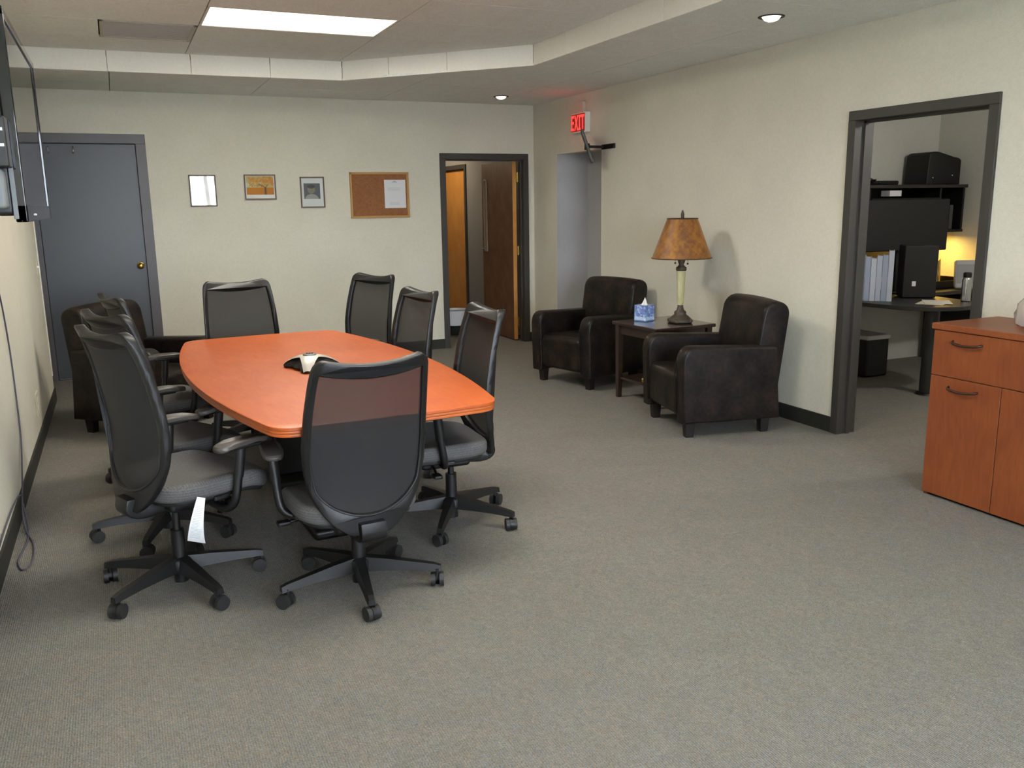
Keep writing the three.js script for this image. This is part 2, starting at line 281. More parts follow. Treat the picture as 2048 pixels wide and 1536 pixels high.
{ // open doorway beside the corkboard
  const d = new THREE.Group(); d.name = 'door_2'; d.userData = { kind: 'structure', label: 'black framed doorway beside the corkboard with its brown door swung open', category: 'door' }; scene.add(d);
  mesh('door_frame', frameGeo(D2.x0, D2.x1, D2.h, 0.062, -0.12, 0, 0.05), M.frame, d);
  const lf = new THREE.Group(); lf.name = 'door_leaf'; d.add(lf);
  const X = -0.205, T = 0.045, z0 = -1.03, z1 = -0.125, lz = [-0.955, -0.885], ly = [1.0, 1.83];
  mesh('leaf_panel', metric(join([box(X, X + T, 0.012, ly[0], z0, z1 - 0.004), box(X, X + T, ly[1], 2.018, z0, z1 - 0.004), box(X, X + T, ly[0], ly[1], z0, lz[0]), box(X, X + T, ly[0], ly[1], lz[1], z1 - 0.004)])), M.veneer, lf);
  mesh('leaf_edge', metric(rbox(X - 0.0005, X + T + 0.0005, 0.012, 2.018, z1 - 0.004, z1, 0.0015, 1)), M.maple, lf);
  mesh('lite_frame', join([[X - 0.012, X + T + 0.012, ly[0], ly[1], lz[0] - 0.012, lz[0] + 0.01], [X - 0.012, X + T + 0.012, ly[0], ly[1], lz[1] - 0.01, lz[1] + 0.012], [X - 0.012, X + T + 0.012, ly[0] - 0.012, ly[0] + 0.01, lz[0], lz[1]], [X - 0.012, X + T + 0.012, ly[1] - 0.01, ly[1] + 0.012, lz[0], lz[1]]].map(b => rbox(...b, 0.003))), std({ color: 0x8d7a63, roughness: 0.5 }), lf);
  mesh('pane', box(X + 0.02, X + 0.026, ly[0], ly[1], lz[0], lz[1]), M.glass, lf);
  mesh('door_lever', join([new THREE.CylinderGeometry(0.026, 0.026, 0.012, 18).rotateZ(Math.PI / 2).translate(X - 0.006, 1.02, -0.99), tube([[X - 0.01, 1.02, -0.99], [X - 0.05, 1.02, -0.99], [X - 0.055, 1.02, -0.96], [X - 0.05, 1.018, -0.89]], 0.008, 14, 8), new THREE.CylinderGeometry(0.018, 0.018, 0.014, 16).rotateZ(Math.PI / 2).translate(X - 0.006, 1.14, -0.99)]), M.chrome, lf);
  for (const y of [0.22, 1.03, 1.84]) hinge(d, X + T + 0.025, y, z1 + 0.004, -1);
}
{ // doorway to the office on the right
  const d = new THREE.Group(); d.name = 'door_3'; d.userData = { kind: 'structure', label: 'open doorway with a dark brown frame leading to the office', category: 'door' }; scene.add(d);
  const g = frameGeo(D3.z0, D3.z1, D3.h, 0.06, -0.14, 0, 0.055).rotateY(-Math.PI / 2);  // the local front (+z) turns to -x
  mesh('door_frame', g, M.frame, d);
}
// niche behind the plain opening in the right wall
struct('wall_niche', boxes([[0.001, 0.37, 0, 2.3, O1.z0 - 0.1, O1.z0 + 0.002], [0.37, 0.5, 0, H, O1.z0 - 0.1, 2.65], [0.12, 0.37, 2.3, H, O1.z0, 2.65]]), M.hall, 'pale grey walls of the shallow recess beside the armchair', 'wall');
// hall behind the open brown door
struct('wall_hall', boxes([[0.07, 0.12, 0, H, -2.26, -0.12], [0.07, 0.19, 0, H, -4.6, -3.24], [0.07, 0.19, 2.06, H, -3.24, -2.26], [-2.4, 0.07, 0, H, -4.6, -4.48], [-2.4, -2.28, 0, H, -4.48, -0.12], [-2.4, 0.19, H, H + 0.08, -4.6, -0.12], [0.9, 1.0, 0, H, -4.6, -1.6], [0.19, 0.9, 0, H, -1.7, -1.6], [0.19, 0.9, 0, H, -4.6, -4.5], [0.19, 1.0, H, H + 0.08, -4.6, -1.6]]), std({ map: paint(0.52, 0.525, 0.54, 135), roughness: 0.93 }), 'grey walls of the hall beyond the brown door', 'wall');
{
  const d = new THREE.Group(); d.name = 'door_4'; d.userData = { kind: 'structure', label: 'honey maple door in a black frame down the hall', category: 'door' }; scene.add(d);
  mesh('door_frame', frameGeo(-3.26, -2.24, 2.083, 0.06, -0.12, 0, 0.02).rotateY(-Math.PI / 2).translate(0.07, 0, 0), M.frame, d);
  mesh('door_leaf', metric(rbox(0.1, 0.145, 0.01, 2.018, -3.195, -2.305, 0.003)), M.maple, d);
  for (const y of [0.5, 1.12, 1.8]) mesh('hinge', rbox(0.052, 0.068, y - 0.055, y + 0.055, -3.2, -3.15, 0.003), M.brass, d);
}
// office beyond the right wall
struct('wall_office', boxes([[0.5, 3.1, 0, H, 2.65, 2.8], [0.12, 0.5, 0, H, 2.65, 2.8], [2.95, 3.1, 0, H, 2.8, 7.3], [0.12, 3.1, 0, H, 7.3, 7.42]]), M.office, 'pale grey walls of the office behind the doorway', 'wall');
struct('ceiling_office', metric(box(0.12, 3.1, H, H + 0.1, 0.4, 7.42)), M.tile, 'off white ceiling of the office', 'ceiling');

// ---------------------------------------------------------------- lamps in the ceiling
PANEL_SPOTS.forEach(([x, z], i) => {
  const t = thing('ceiling_light', i ? 'recessed fluorescent troffer in the tray above the near end of the table' : 'glowing white fluorescent troffer in the raised ceiling above the table head', 'ceiling light', [x, HT, z], 0, 'fluorescent troffers in the ceiling tray');
  mesh('housing', join([[-0.6, 0.6, 0.045, 0.05, -0.305, 0.305], [-0.605, -0.59, 0, 0.05, -0.305, 0.305], [0.59, 0.605, 0, 0.05, -0.305, 0.305], [-0.605, 0.605, 0, 0.05, -0.308, -0.295], [-0.605, 0.605, 0, 0.05, 0.295, 0.308]].map(b => box(...b))), M.white, t);
  mesh('diffuser', box(-0.592, 0.592, 0.004, 0.008, -0.296, 0.296), std({ color: 0xffffff, emissive: PANEL.color, emissiveIntensity: 1.9, roughness: 0.6 }), t);
  const l = new THREE.RectAreaLight(PANEL.color, PANEL.watt, 1.18, 0.59); l.position.set(x, HT - 0.004, z); l.lookAt(x, 0, z); l.name = 'troffer_glow'; scene.add(l);
});
[[-0.667, 0.655, 'above the open brown door'], [-0.683, 4.66, 'above the nearer leather armchair']].forEach(([x, z, w]) => {
  const t = thing('downlight', 'round recessed downlight ' + w, 'downlight', [x, H, z], 0, 'recessed downlights in the ceiling border');
  mesh('trim_ring', lathe([[0.062, 0.002], [0.064, -0.005], [0.076, -0.004], [0.078, 0.001]], 32), M.black, t);
  mesh('bulb', lathe([[0, -0.03], [0.02, -0.028], [0.04, -0.02], [0.052, -0.006], [0.055, 0.002]], 28), std({ color: 0xffffff, emissive: 0xfff6e8, emissiveIntensity: 1.1, roughness: 0.5 }), t);
  const l = new THREE.SpotLight(0xfff0dc, 0.9, 0, 0.9, 0.8); l.position.set(x, H - 0.04, z); l.target.position.set(x, 0, z); l.castShadow = true; l.shadow.radius = 2.5; l.name = 'downlight_glow'; scene.add(l, l.target);
});
{
  const t = thing('return_grille', 'grey square return air grille in the raised ceiling', 'air grille', [-3.97, HT, 2.15]);
  mesh('grille_frame', join([[-0.3, 0.3, -0.004, 0.01, -0.3, -0.275], [-0.3, 0.3, -0.004, 0.01, 0.275, 0.3], [-0.3, -0.275, -0.004, 0.01, -0.3, 0.3], [0.275, 0.3, -0.004, 0.01, -0.3, 0.3]].map(b => rbox(...b, 0.002, 1))), std({ color: 0xbdb9b0, roughness: 0.7 }), t);
  mesh('grille_back', box(-0.28, 0.28, 0.012, 0.016, -0.28, 0.28), std({ color: 0x8d8a85, roughness: 0.9 }), t);
  const slat = rbox(-0.275, 0.275, -0.001, 0.003, -0.009, 0.009, 0.001, 1), sm = std({ color: 0xb3afa8, roughness: 0.7 });
  for (let i = 0; i < 22; i++) { const s = mesh('slat', slat, sm, t); s.position.set(0, 0.003, -0.262 + i * 0.025); s.rotation.x = 0.5; }
}
{ // lamp in the room off the hall that lights the maple door
  const t = thing('hall_light', 'round flush ceiling lamp in the hall beyond the brown door', 'ceiling light', [-0.75, H, -2.6]);
  mesh('diffuser', lathe([[0, -0.05], [0.08, -0.045], [0.13, -0.025], [0.15, 0]], 32), std({ color: 0xffffff, emissive: 0xfff0d8, emissiveIntensity: 0.8, roughness: 0.6 }), t);
  mesh('rim', lathe([[0.14, 0], [0.14, -0.012], [0.165, -0.012], [0.17, 0]], 32), M.white, t);
  const l = new THREE.PointLight(0xffe3b8, 2.6); l.position.set(-0.75, H - 0.1, -2.6); l.castShadow = true; l.shadow.radius = 4; l.name = 'hall_glow'; scene.add(l);
}
// ---------------------------------------------------------------- conference table
const TA = 0.055, TP = [-3.44, 4.475];
function boat(hl, wm, we, bow, r) {                            // boat shaped outline, x across, z along
  const pts = [], side = t => we + (wm - we) * (1 - t * t);    // t = z / hl
  const S = new THREE.Shape(); const n = 28;
  for (let i = 0; i <= n; i++) { const t = -1 + 2 * i / n; pts.push([side(t), t * hl]); }
  for (let i = 1; i < 12; i++) { const u = 1 - 2 * i / 12; pts.push([u * we, hl + bow * (1 - u * u)]); }
  for (let i = n; i >= 0; i--) { const t = -1 + 2 * i / n; pts.push([-side(t), t * hl]); }
  for (let i = 1; i < 12; i++) { const u = -1 + 2 * i / 12; pts.push([u * we, -hl - bow * (1 - u * u)]); }
  // round the four corners
  const out = []; const N = pts.length;
  const isC = i => { const a = pts[(i + N - 1) % N], b = pts[i], c = pts[(i + 1) % N]; const d1 = Math.atan2(b[1] - a[1], b[0] - a[0]), d2 = Math.atan2(c[1] - b[1], c[0] - b[0]); let d = Math.abs(d2 - d1); if (d > Math.PI) d = 2 * Math.PI - d; return d > 0.6; };
  for (let i = 0; i < N; i++) {
    if (!isC(i)) { out.push(pts[i]); continue; }
    const a = pts[(i + N - 1) % N], b = pts[i], c = pts[(i + 1) % N]; const la = Math.hypot(a[0] - b[0], a[1] - b[1]), lc = Math.hypot(c[0] - b[0], c[1] - b[1]), ra = Math.min(r, la * 0.95), rc = Math.min(r, lc * 0.95);
    const p = [b[0] + (a[0] - b[0]) / la * ra, b[1] + (a[1] - b[1]) / la * ra], q = [b[0] + (c[0] - b[0]) / lc * rc, b[1] + (c[1] - b[1]) / lc * rc];
    for (let k = 0; k <= 8; k++) { const t = k / 8; out.push([(1 - t) * (1 - t) * p[0] + 2 * t * (1 - t) * b[0] + t * t * q[0], (1 - t) * (1 - t) * p[1] + 2 * t * (1 - t) * b[1] + t * t * q[1]]); }
  }
  return out.map(([x, z]) => new THREE.Vector2(x, -z));
}
{
  const t = thing('conference_table', 'boat shaped conference table with an orange cherry top and reeded edge', 'table', [TP[0], 0, TP[1]], TA);
  const ol = (d) => new THREE.Shape(boat(1.262 - d, 0.612 - d, 0.462 - d, 0.02, 0.09));
  const prism = (d, y0, y1, b) => new THREE.ExtrudeGeometry(ol(d + b), { depth: y1 - y0 - 2 * b, bevelEnabled: true, bevelThickness: b, bevelSize: b, bevelSegments: 2, curveSegments: 4 }).rotateX(-Math.PI / 2).translate(0, y0 + b, 0);
  mesh('tabletop', toCreasedNormals(metric(prism(0, 0.727, 0.741, 0.003), 0.9), 0.7), M.cherry, t);
  mesh('edge_band', toCreasedNormals(prism(0.002, 0.715, 0.7265, 0.0025), 0.7), M.cherryEdge, t);
  mesh('edge_band', toCreasedNormals(prism(0.003, 0.702, 0.7145, 0.0025), 0.7), M.cherryEdge, t);
  mesh('sub_top', toCreasedNormals(prism(0.06, 0.685, 0.702, 0.002), 0.7), M.plasticMatt, t);
  for (const z of [-0.42, 0.42]) {
    mesh('pedestal', join([rbox(-0.13, 0.13, 0.05, 0.685, z - 0.05, z + 0.05, 0.02), rbox(-0.3, 0.3, 0.665, 0.686, z - 0.12, z + 0.12, 0.006)]), M.plastic, t);
    mesh('pedestal_foot', rbox(-0.18, 0.18, 0.004, 0.055, z - 0.17, z + 0.17, 0.02), M.plastic, t);
  }
  mesh('spine_beam', rbox(-0.03, 0.03, 0.5, 0.6, -0.42, 0.42, 0.01), M.plastic, t);
}
// ---------------------------------------------------------------- mesh office chairs
const backHW = t => 1.06 * lerpTable(t, [[0, 0.07], [0.03, 0.105], [0.07, 0.138], [0.12, 0.166], [0.18, 0.191], [0.26, 0.212], [0.36, 0.226], [0.5, 0.23], [0.7, 0.224], [0.88, 0.214], [0.945, 0.208], [0.975, 0.199], [0.992, 0.186], [1, 0.172]]);
const BY0 = -0.11, BHT = 0.715;                                // back, relative to the seat top
const backZ = (x, y) => { const t = (y - BY0) / BHT; return lerpTable(t, [[-0.2, -0.265], [0, -0.258], [0.15, -0.243], [0.3, -0.232], [0.42, -0.231], [0.55, -0.238], [0.7, -0.254], [0.85, -0.277], [1, -0.306], [1.2, -0.34]]) + 0.75 * x * x; };
const topDip = x => 0.02 * (1 - Math.min(1, (x / 0.1823) ** 2));
const CH = (() => {
  const G = {};
  const outer = [], inner = [];
  const yy = t => BY0 + t * BHT;
  const T = Array.from({ length: 41 }, (_, i) => i / 40), TT = [...T.slice(0, 38), 0.94, 0.96, 0.975, 0.985, 0.993, 1];
  for (const t of TT) outer.push([backHW(t), yy(t)]);
  for (let i = 1; i < 16; i++) { const x = 0.1823 * (1 - 2 * i / 16); outer.push([x, yy(1) - topDip(x)]); }
  for (const t of [...TT].reverse()) outer.push([-backHW(t), yy(t)]);
  const inHW = t => Math.min(backHW(t) - 0.019, 0.225 * Math.sqrt(Math.max(0, 1 - (1 - Math.min(1, (t - 0.105) / 0.26)) ** 2)));
  const IT = Array.from({ length: 40 }, (_, i) => 0.105 + (i / 39) ** 1.4 * (0.935 - 0.105));
  for (const t of IT) inner.push([inHW(t), yy(t) - (t > 0.9 ? 0 : 0)]);
  const wTop = inHW(0.935);
  for (let i = 1; i < 14; i++) { const x = wTop * (1 - 2 * i / 14); inner.push([x, yy(0.935) - 0.022 * (1 - (x / wTop) ** 2)]); }
  for (const t of [...IT].reverse()) inner.push([-inHW(t), yy(t)]);
  const sh = new THREE.Shape(outer.map(p => new THREE.Vector2(...p))); sh.holes.push(new THREE.Path(inner.map(p => new THREE.Vector2(...p))));
  const fr = new THREE.ExtrudeGeometry(sh, { depth: 0.016, bevelEnabled: true, bevelThickness: 0.006, bevelSize: 0.005, bevelSegments: 2 });
  const tz = lerpTable;
  G.backFrame = toCreasedNormals(bend(fr, v => { const t = (v.y - BY0) / BHT; v.z = (v.z - 0.008) * (1 + 0.5 * smooth(0.9, 1, t)) + backZ(v.x, v.y); }), 0.9);
  // mesh panel
  const nu = 16, nv = 34, pos = [], idx = [], uv = [];
  for (let j = 0; j <= nv; j++) { const t = 0.105 + (j / nv) ** 1.2 * 0.83, w = inHW(t) + 0.004; for (let i = 0; i <= nu; i++) { const u = -1 + 2 * i / nu, x = u * w; let y = yy(t) - 0.022 * (1 - u * u) * smooth(0.5, 0.935, t); pos.push(x, y, backZ(x, y) - 0.004); uv.push(x, y); } }
  for (let j = 0; j < nv; j++) for (let i = 0; i < nu; i++) { const a = j * (nu + 1) + i; idx.push(a, a + 1, a + nu + 2, a, a + nu + 2, a + nu + 1); }
  G.net = new THREE.BufferGeometry(); G.net.setAttribute('position', new THREE.Float32BufferAttribute(pos, 3)); G.net.setAttribute('uv', new THREE.Float32BufferAttribute(uv, 2)); G.net.setIndex(idx); G.net.computeVertexNormals();
  // piping round the lower edge of the mesh
  const rim = []; for (let i = 0; i <= 24; i++) { const t = 0.105 + Math.abs(1 - i / 12) ** 1.6 * 0.3, s = i < 12 ? -1 : 1; const x = s * inHW(t); rim.push([x, yy(t), backZ(x, yy(t)) - 0.014]); }
  G.rim = tube(rim, 0.005, 60, 6);
  // spine from the back under the seat
  const sp = new THREE.Shape(); sp.moveTo(-0.05, -0.135); sp.lineTo(-0.20, -0.15); sp.quadraticCurveTo(-0.284, -0.15, -0.284, -0.10); sp.lineTo(-0.278, -0.07); sp.lineTo(-0.252, -0.07); sp.lineTo(-0.25, -0.09); sp.quadraticCurveTo(-0.245, -0.115, -0.2, -0.11); sp.lineTo(-0.05, -0.085); sp.closePath();
  G.spine = toCreasedNormals(new THREE.ExtrudeGeometry(sp, { depth: 0.09, bevelEnabled: true, bevelThickness: 0.008, bevelSize: 0.006, bevelSegments: 2 }).translate(0, 0, -0.045).rotateY(-Math.PI / 2), 0.7);
  // seat
  const ss = new THREE.Shape(); const se = []; for (let i = 0; i < 56; i++) { const a = i / 56 * Math.PI * 2, c = Math.cos(a), s = Math.sin(a); se.push(new THREE.Vector2(0.228 * Math.sign(c) * Math.abs(c) ** 0.5, 0.222 * Math.sign(s) * Math.abs(s) ** 0.5)); } ss.setFromPoints(se);
  const seatG = (th, bv, k) => new THREE.ExtrudeGeometry(ss, { depth: th, bevelEnabled: true, bevelThickness: bv, bevelSize: bv, bevelSegments: 5 }).rotateX(-Math.PI / 2).scale(k, 1, k);
  const wf = v => { const f = smooth(0.08, 0.26, v.z); v.y -= 0.035 * f * f + 0.0; v.y -= 0.012 * (1 - Math.min(1, (v.x / 0.22) ** 2)) * (1 - f); };
  G.seat = toCreasedNormals(metric(bend(seatG(0.02, 0.026, 1).translate(0, -0.046, 0.03), wf), 4), 1.2);
  G.shell = toCreasedNormals(bend(seatG(0.012, 0.012, 0.97).translate(0, -0.078, 0.03), wf), 1.2);
  G.mech = join([rbox(-0.11, 0.11, -0.15, -0.075, -0.14, 0.11, 0.02), rbox(-0.24, 0.24, -0.098, -0.075, -0.02, 0.05, 0.008)]);
  G.lever = join([tube([[0.1, -0.12, 0.06], [0.2, -0.125, 0.07], [0.25, -0.13, 0.08]], 0.007, 10, 6), rbox(0.235, 0.29, -0.14, -0.122, 0.06, 0.1, 0.007)]);
  G.knob = new THREE.CylinderGeometry(0.022, 0.022, 0.03, 16).rotateZ(Math.PI / 2).translate(-0.2, -0.13, 0.07);
  // arms
  G.armPost = s => join([tube([[s * 0.12, -0.088, 0.03], [s * 0.235, -0.09, 0.035], [s * 0.272, -0.06, 0.045], [s * 0.286, 0.05, 0.065], [s * 0.292, 0.175, 0.08]], 0.017, 30, 10), tube([[s * 0.286, 0.05, 0.065], [s * 0.292, 0.17, 0.081]], 0.021, 4, 10), rbox(s * 0.292 - 0.03, s * 0.292 + 0.03, 0.165, 0.179, 0.01, 0.16, 0.006)]);
  const pd = new THREE.Shape(); const pp = []; for (let i = 0; i < 36; i++) { const a = i / 36 * Math.PI * 2, c = Math.cos(a), s = Math.sin(a); pp.push(new THREE.Vector2((0.034 + 0.008 * s) * Math.sign(c) * Math.abs(c) ** 0.7, 0.12 * Math.sign(s) * Math.abs(s) ** 0.75)); } pd.setFromPoints(pp);
  G.pad = toCreasedNormals(bend(new THREE.ExtrudeGeometry(pd, { depth: 0.008, bevelEnabled: true, bevelThickness: 0.008, bevelSize: 0.008, bevelSegments: 3 }).rotateX(-Math.PI / 2), v => { v.y -= 0.012 * smooth(0.04, 0.13, Math.abs(v.z)); }), 1.0);
  // column, base and casters
  G.colLow = new THREE.CylinderGeometry(0.027, 0.03, 0.225, 20).translate(0, 0.1375, 0);
  G.gas = h => new THREE.CylinderGeometry(0.015, 0.015, h, 14);
  G.hub = lathe([[0, 0.07], [0.045, 0.07], [0.052, 0.085], [0.05, 0.12], [0.04, 0.132], [0, 0.132]], 24);
  const leg = []; for (const [r, w, y0, y1] of [[0.03, 0.029, 0.075, 0.135], [0.12, 0.026, 0.078, 0.126], [0.22, 0.021, 0.076, 0.111], [0.31, 0.017, 0.070, 0.098], [0.338, 0.015, 0.066, 0.09]]) leg.push([[-w, y0, r], [w, y0, r], [w * 0.7, y1, r], [-w * 0.7, y1, r]]);
  const lp = [], li = []; leg.forEach(q => q.forEach(p => lp.push(...p))); for (let k = 0; k < leg.length - 1; k++) for (let i = 0; i < 4; i++) { const a = k * 4 + i, b = k * 4 + (i + 1) % 4; li.push(a, b, b + 4, a, b + 4, a + 4); } const e = (leg.length - 1) * 4; li.push(e, e + 1, e + 2, e, e + 2, e + 3);
  let lg = new THREE.BufferGeometry(); lg.setAttribute('position', new THREE.Float32BufferAttribute(lp, 3)); lg.setIndex(li); lg = lg.toNonIndexed(); lg.computeVertexNormals(); G.leg = lg;
  G.hood = join([new THREE.CylinderGeometry(0.031, 0.031, 0.016, 20, 1, false, 0, Math.PI).rotateZ(Math.PI / 2).rotateX(-Math.PI / 2).translate(0, 0.03, 0), new THREE.CylinderGeometry(0.007, 0.007, 0.03, 10).translate(0, 0.064, 0.012)]);
  G.wheel = s => new THREE.CylinderGeometry(0.029, 0.029, 0.018, 24).rotateZ(Math.PI / 2).translate(s * 0.018, 0.029, 0);
  G.wL = G.wheel(-1); G.wR = G.wheel(1); G.aL = G.armPost(-1); G.aR = G.armPost(1);
  return G;
})();
function officeChair(x, z, deg, s, baseDeg, label, recline = 0) {
  const c = thing('office_chair', label, 'office chair', [x, 0, z], deg * Math.PI / 180, 'mesh back chairs round the conference table');
  const FW = 0.07, up = (n, g, m, p = c, y = s) => { const o = mesh(n, g, m, p); o.position.set(0, y, FW); return o; };   // the seat sits forward of the column
  up('back_frame', CH.backFrame, M.plastic); up('back_mesh', CH.net, M.net); up('mesh_piping', CH.rim, M.rubber);
  const ra = recline * Math.PI / 180, cr = Math.cos(ra), sr = Math.sin(ra);   // tilt the back about its foot
  for (const o of c.children) { o.rotation.x = -ra; o.position.set(0, s - 0.05 - (-0.05 * cr + -0.25 * sr), FW - 0.25 - (0.05 * sr - 0.25 * cr)); }
  up('spine', CH.spine, M.plastic); up('seat', CH.seat, M.fabric); up('seat_shell', CH.shell, M.plasticMatt); up('tilt_mechanism', CH.mech, M.plastic);
  up('lever', CH.lever, M.plastic); up('tension_knob', CH.knob, M.plastic);
  for (const sd of [-1, 1]) { const a = up('arm', sd < 0 ? CH.aL : CH.aR, M.plastic, c, Math.min(s, 0.455)); const p = mesh('arm_pad', CH.pad, M.pad, a); p.position.set(sd * 0.292, 0.187, 0.09); p.rotation.y = -sd * 0.12; }
  mesh('column', CH.colLow, M.plastic, c); const gh = s - 0.14 - 0.24; mesh('gas_spring', CH.gas(gh + 0.04), M.black, c).position.y = 0.24 + gh / 2;
  mesh('hub', CH.hub, M.plastic, c);
  for (let k = 0; k < 5; k++) {
    const a = (baseDeg + k * 72) * Math.PI / 180; const l = mesh('base_leg', CH.leg, M.plastic, c); l.rotation.y = a;
    const h = mesh('caster', CH.hood, M.plastic, c); h.position.set(Math.sin(a) * 0.322, 0, Math.cos(a) * 0.322); h.rotation.y = a + 0.9 + k * 1.3;
    mesh('wheel', CH.wL, M.rubber, h); mesh('wheel', CH.wR, M.rubber, h);
  }
  return c;
}
const chairFront = officeChair(-3.515, 5.625, 184.5, 0.41, 25, 'black mesh office chair tucked under the table end opposite the head chair', 7);
const chairTag = officeChair(-4.19, 5.29, 114, 0.505, 52, 'black mesh office chair with a white paper tag hanging under its seat', 1);
officeChair(-4.2, 4.60, 114, 0.495, 10, 'black mesh office chair between the tagged chair and the chair by the corner armchair');
officeChair(-4.17, 3.47, 104, 0.465, 50, 'black mesh office chair on the television side of the table next to the corner armchair');
officeChair(-3.56, 2.98, 8, 0.46, 5, 'black mesh office chair at the head of the table in front of the picture wall');
officeChair(-2.81, 2.87, -66, 0.46, 15, 'black mesh office chair at the table corner nearest the corkboard');
officeChair(-2.89, 4.06, -82, 0.455, 30, 'black mesh office chair in the middle of the table side facing the armchairs');
officeChair(-2.905, 5.08, -92, 0.46, 62, 'black mesh office chair beside the near end chair on the armchair side of the table');
{ // paper tag on the near left chair
  const g = new THREE.PlaneGeometry(0.062, 0.205, 4, 16); bend(g, v => { const t = 0.5 - v.y / 0.205; v.x *= 0.5 + 0.62 * t; v.z += 0.03 * Math.sin(t * 2.6) - 0.035 * t * t; });
  const back = g.clone(); const p = back.attributes.position; for (let i = 0; i < p.count; i++) p.setZ(i, p.getZ(i) - 0.0008);
  const tg = mesh('care_tag', join([g, back]), std({ map: canvasTex(128, 384, (c, w, h) => { c.fillStyle = '#f1f3f5'; c.fillRect(0, 0, w, h); c.fillStyle = '#b9bdc4'; for (let i = 0; i < 22; i++) c.fillRect(16, 60 + i * 13, 60 + ((i * 37) % 40), 3); }), roughness: 0.8, side: THREE.DoubleSide }), chairTag);
  tg.position.set(-0.245, 0.352, -0.03); tg.rotation.set(0.1, -Math.PI / 2 - 0.75, -0.22, 'YXZ'); tg.userData.label = 'white paper tag printed with small grey lines';
}
// ---------------------------------------------------------------- leather club chairs
const AC = (() => {
  const G = {};
  // arm: side slab with a rolled top that slopes gently to the back, front at +z
  const prof = new THREE.Shape(); prof.moveTo(0.36, 0.125); prof.lineTo(0.375, 0.50); prof.quadraticCurveTo(0.375, 0.60, 0.30, 0.598); prof.lineTo(-0.26, 0.575); prof.lineTo(-0.30, 0.125); prof.closePath();
  const arm = s => { const g = new THREE.ExtrudeGeometry(prof, { depth: 0.07, bevelEnabled: true, bevelThickness: 0.028, bevelSize: 0.022, bevelSegments: 4, curveSegments: 10 }).translate(0, 0, -0.035).rotateY(-Math.PI / 2); g.translate(s * 0.305, 0, 0); return toCreasedNormals(metric(g, 2.2), 0.8); };
  G.armL = arm(-1); G.armR = arm(1);
  G.seam = s => tube([[s * 0.305 - s * 0.052, 0.15, 0.386], [s * 0.305 - s * 0.052, 0.48, 0.398], [s * 0.305 - s * 0.05, 0.57, 0.37], [s * 0.305 - s * 0.05, 0.612, 0.29]], 0.004, 20, 6);
  G.sL = G.seam(-1); G.sR = G.seam(1);
  G.seat = toCreasedNormals(metric(bend(new RoundedBoxGeometry(0.51, 0.29, 0.60, 6, 0.05).translate(0, 0.28, 0.085), v => { if (v.y > 0.38) v.y += 0.018 * (1 - (v.x / 0.26) ** 2) - 0.01 * smooth(0.2, -0.2, v.z); }), 2.2), 1.0);
  G.under = metric(rbox(-0.27, 0.27, 0.125, 0.2, -0.28, 0.31, 0.01), 2.2);
  const bp = new THREE.Shape(); bp.moveTo(-0.14, 0.30); bp.lineTo(-0.22, 0.80); bp.quadraticCurveTo(-0.235, 0.865, -0.30, 0.868); bp.quadraticCurveTo(-0.385, 0.862, -0.378, 0.79); bp.lineTo(-0.298, 0.13); bp.lineTo(-0.20, 0.13); bp.closePath();
  G.back = toCreasedNormals(metric(bend(new THREE.ExtrudeGeometry(bp, { depth: 0.55, steps: 10, bevelEnabled: true, bevelThickness: 0.03, bevelSize: 0.018, bevelSegments: 4, curveSegments: 10 }).translate(0, 0, -0.275).rotateY(-Math.PI / 2), v => { v.y += (v.y > 0.7 ? 0.012 : 0) * (1 - (v.x / 0.3) ** 2); }), 2.2), 0.8);
  G.foot = new THREE.CylinderGeometry(0.048, 0.036, 0.13, 4, 1).rotateY(Math.PI / 4).translate(0, 0.065, 0).toNonIndexed(); G.foot.computeVertexNormals();
  return G;
})();
function armchair(x, z, deg, label) {
  const c = thing('leather_armchair', label, 'armchair', [x, 0, z], deg * Math.PI / 180, 'dark brown leather club chairs');
  mesh('seat_cushion', AC.seat, M.leather, c); mesh('seat_frame', AC.under, M.leather, c); mesh('backrest', AC.back, M.leather, c);
  const l = mesh('arm', AC.armL, M.leather, c), r = mesh('arm', AC.armR, M.leather, c); mesh('welt', AC.sL, M.leather, l); mesh('welt', AC.sR, M.leather, r);
  for (const [fx, fz] of [[-0.29, 0.31], [0.29, 0.31], [-0.28, -0.24], [0.28, -0.24]]) mesh('foot', AC.foot, M.foot, c).position.set(fx, 0, fz);
  return c;
}
armchair(-0.545, 2.29, -74.3, 'dark brown leather armchair between the wall recess and the side table');
armchair(-0.565, 4.07, -101.3, 'dark brown leather armchair between the side table and the office doorway');
armchair(-4.22, 2.20, 49, 'dark brown leather armchair in the corner by the grey door, half hidden by chairs');

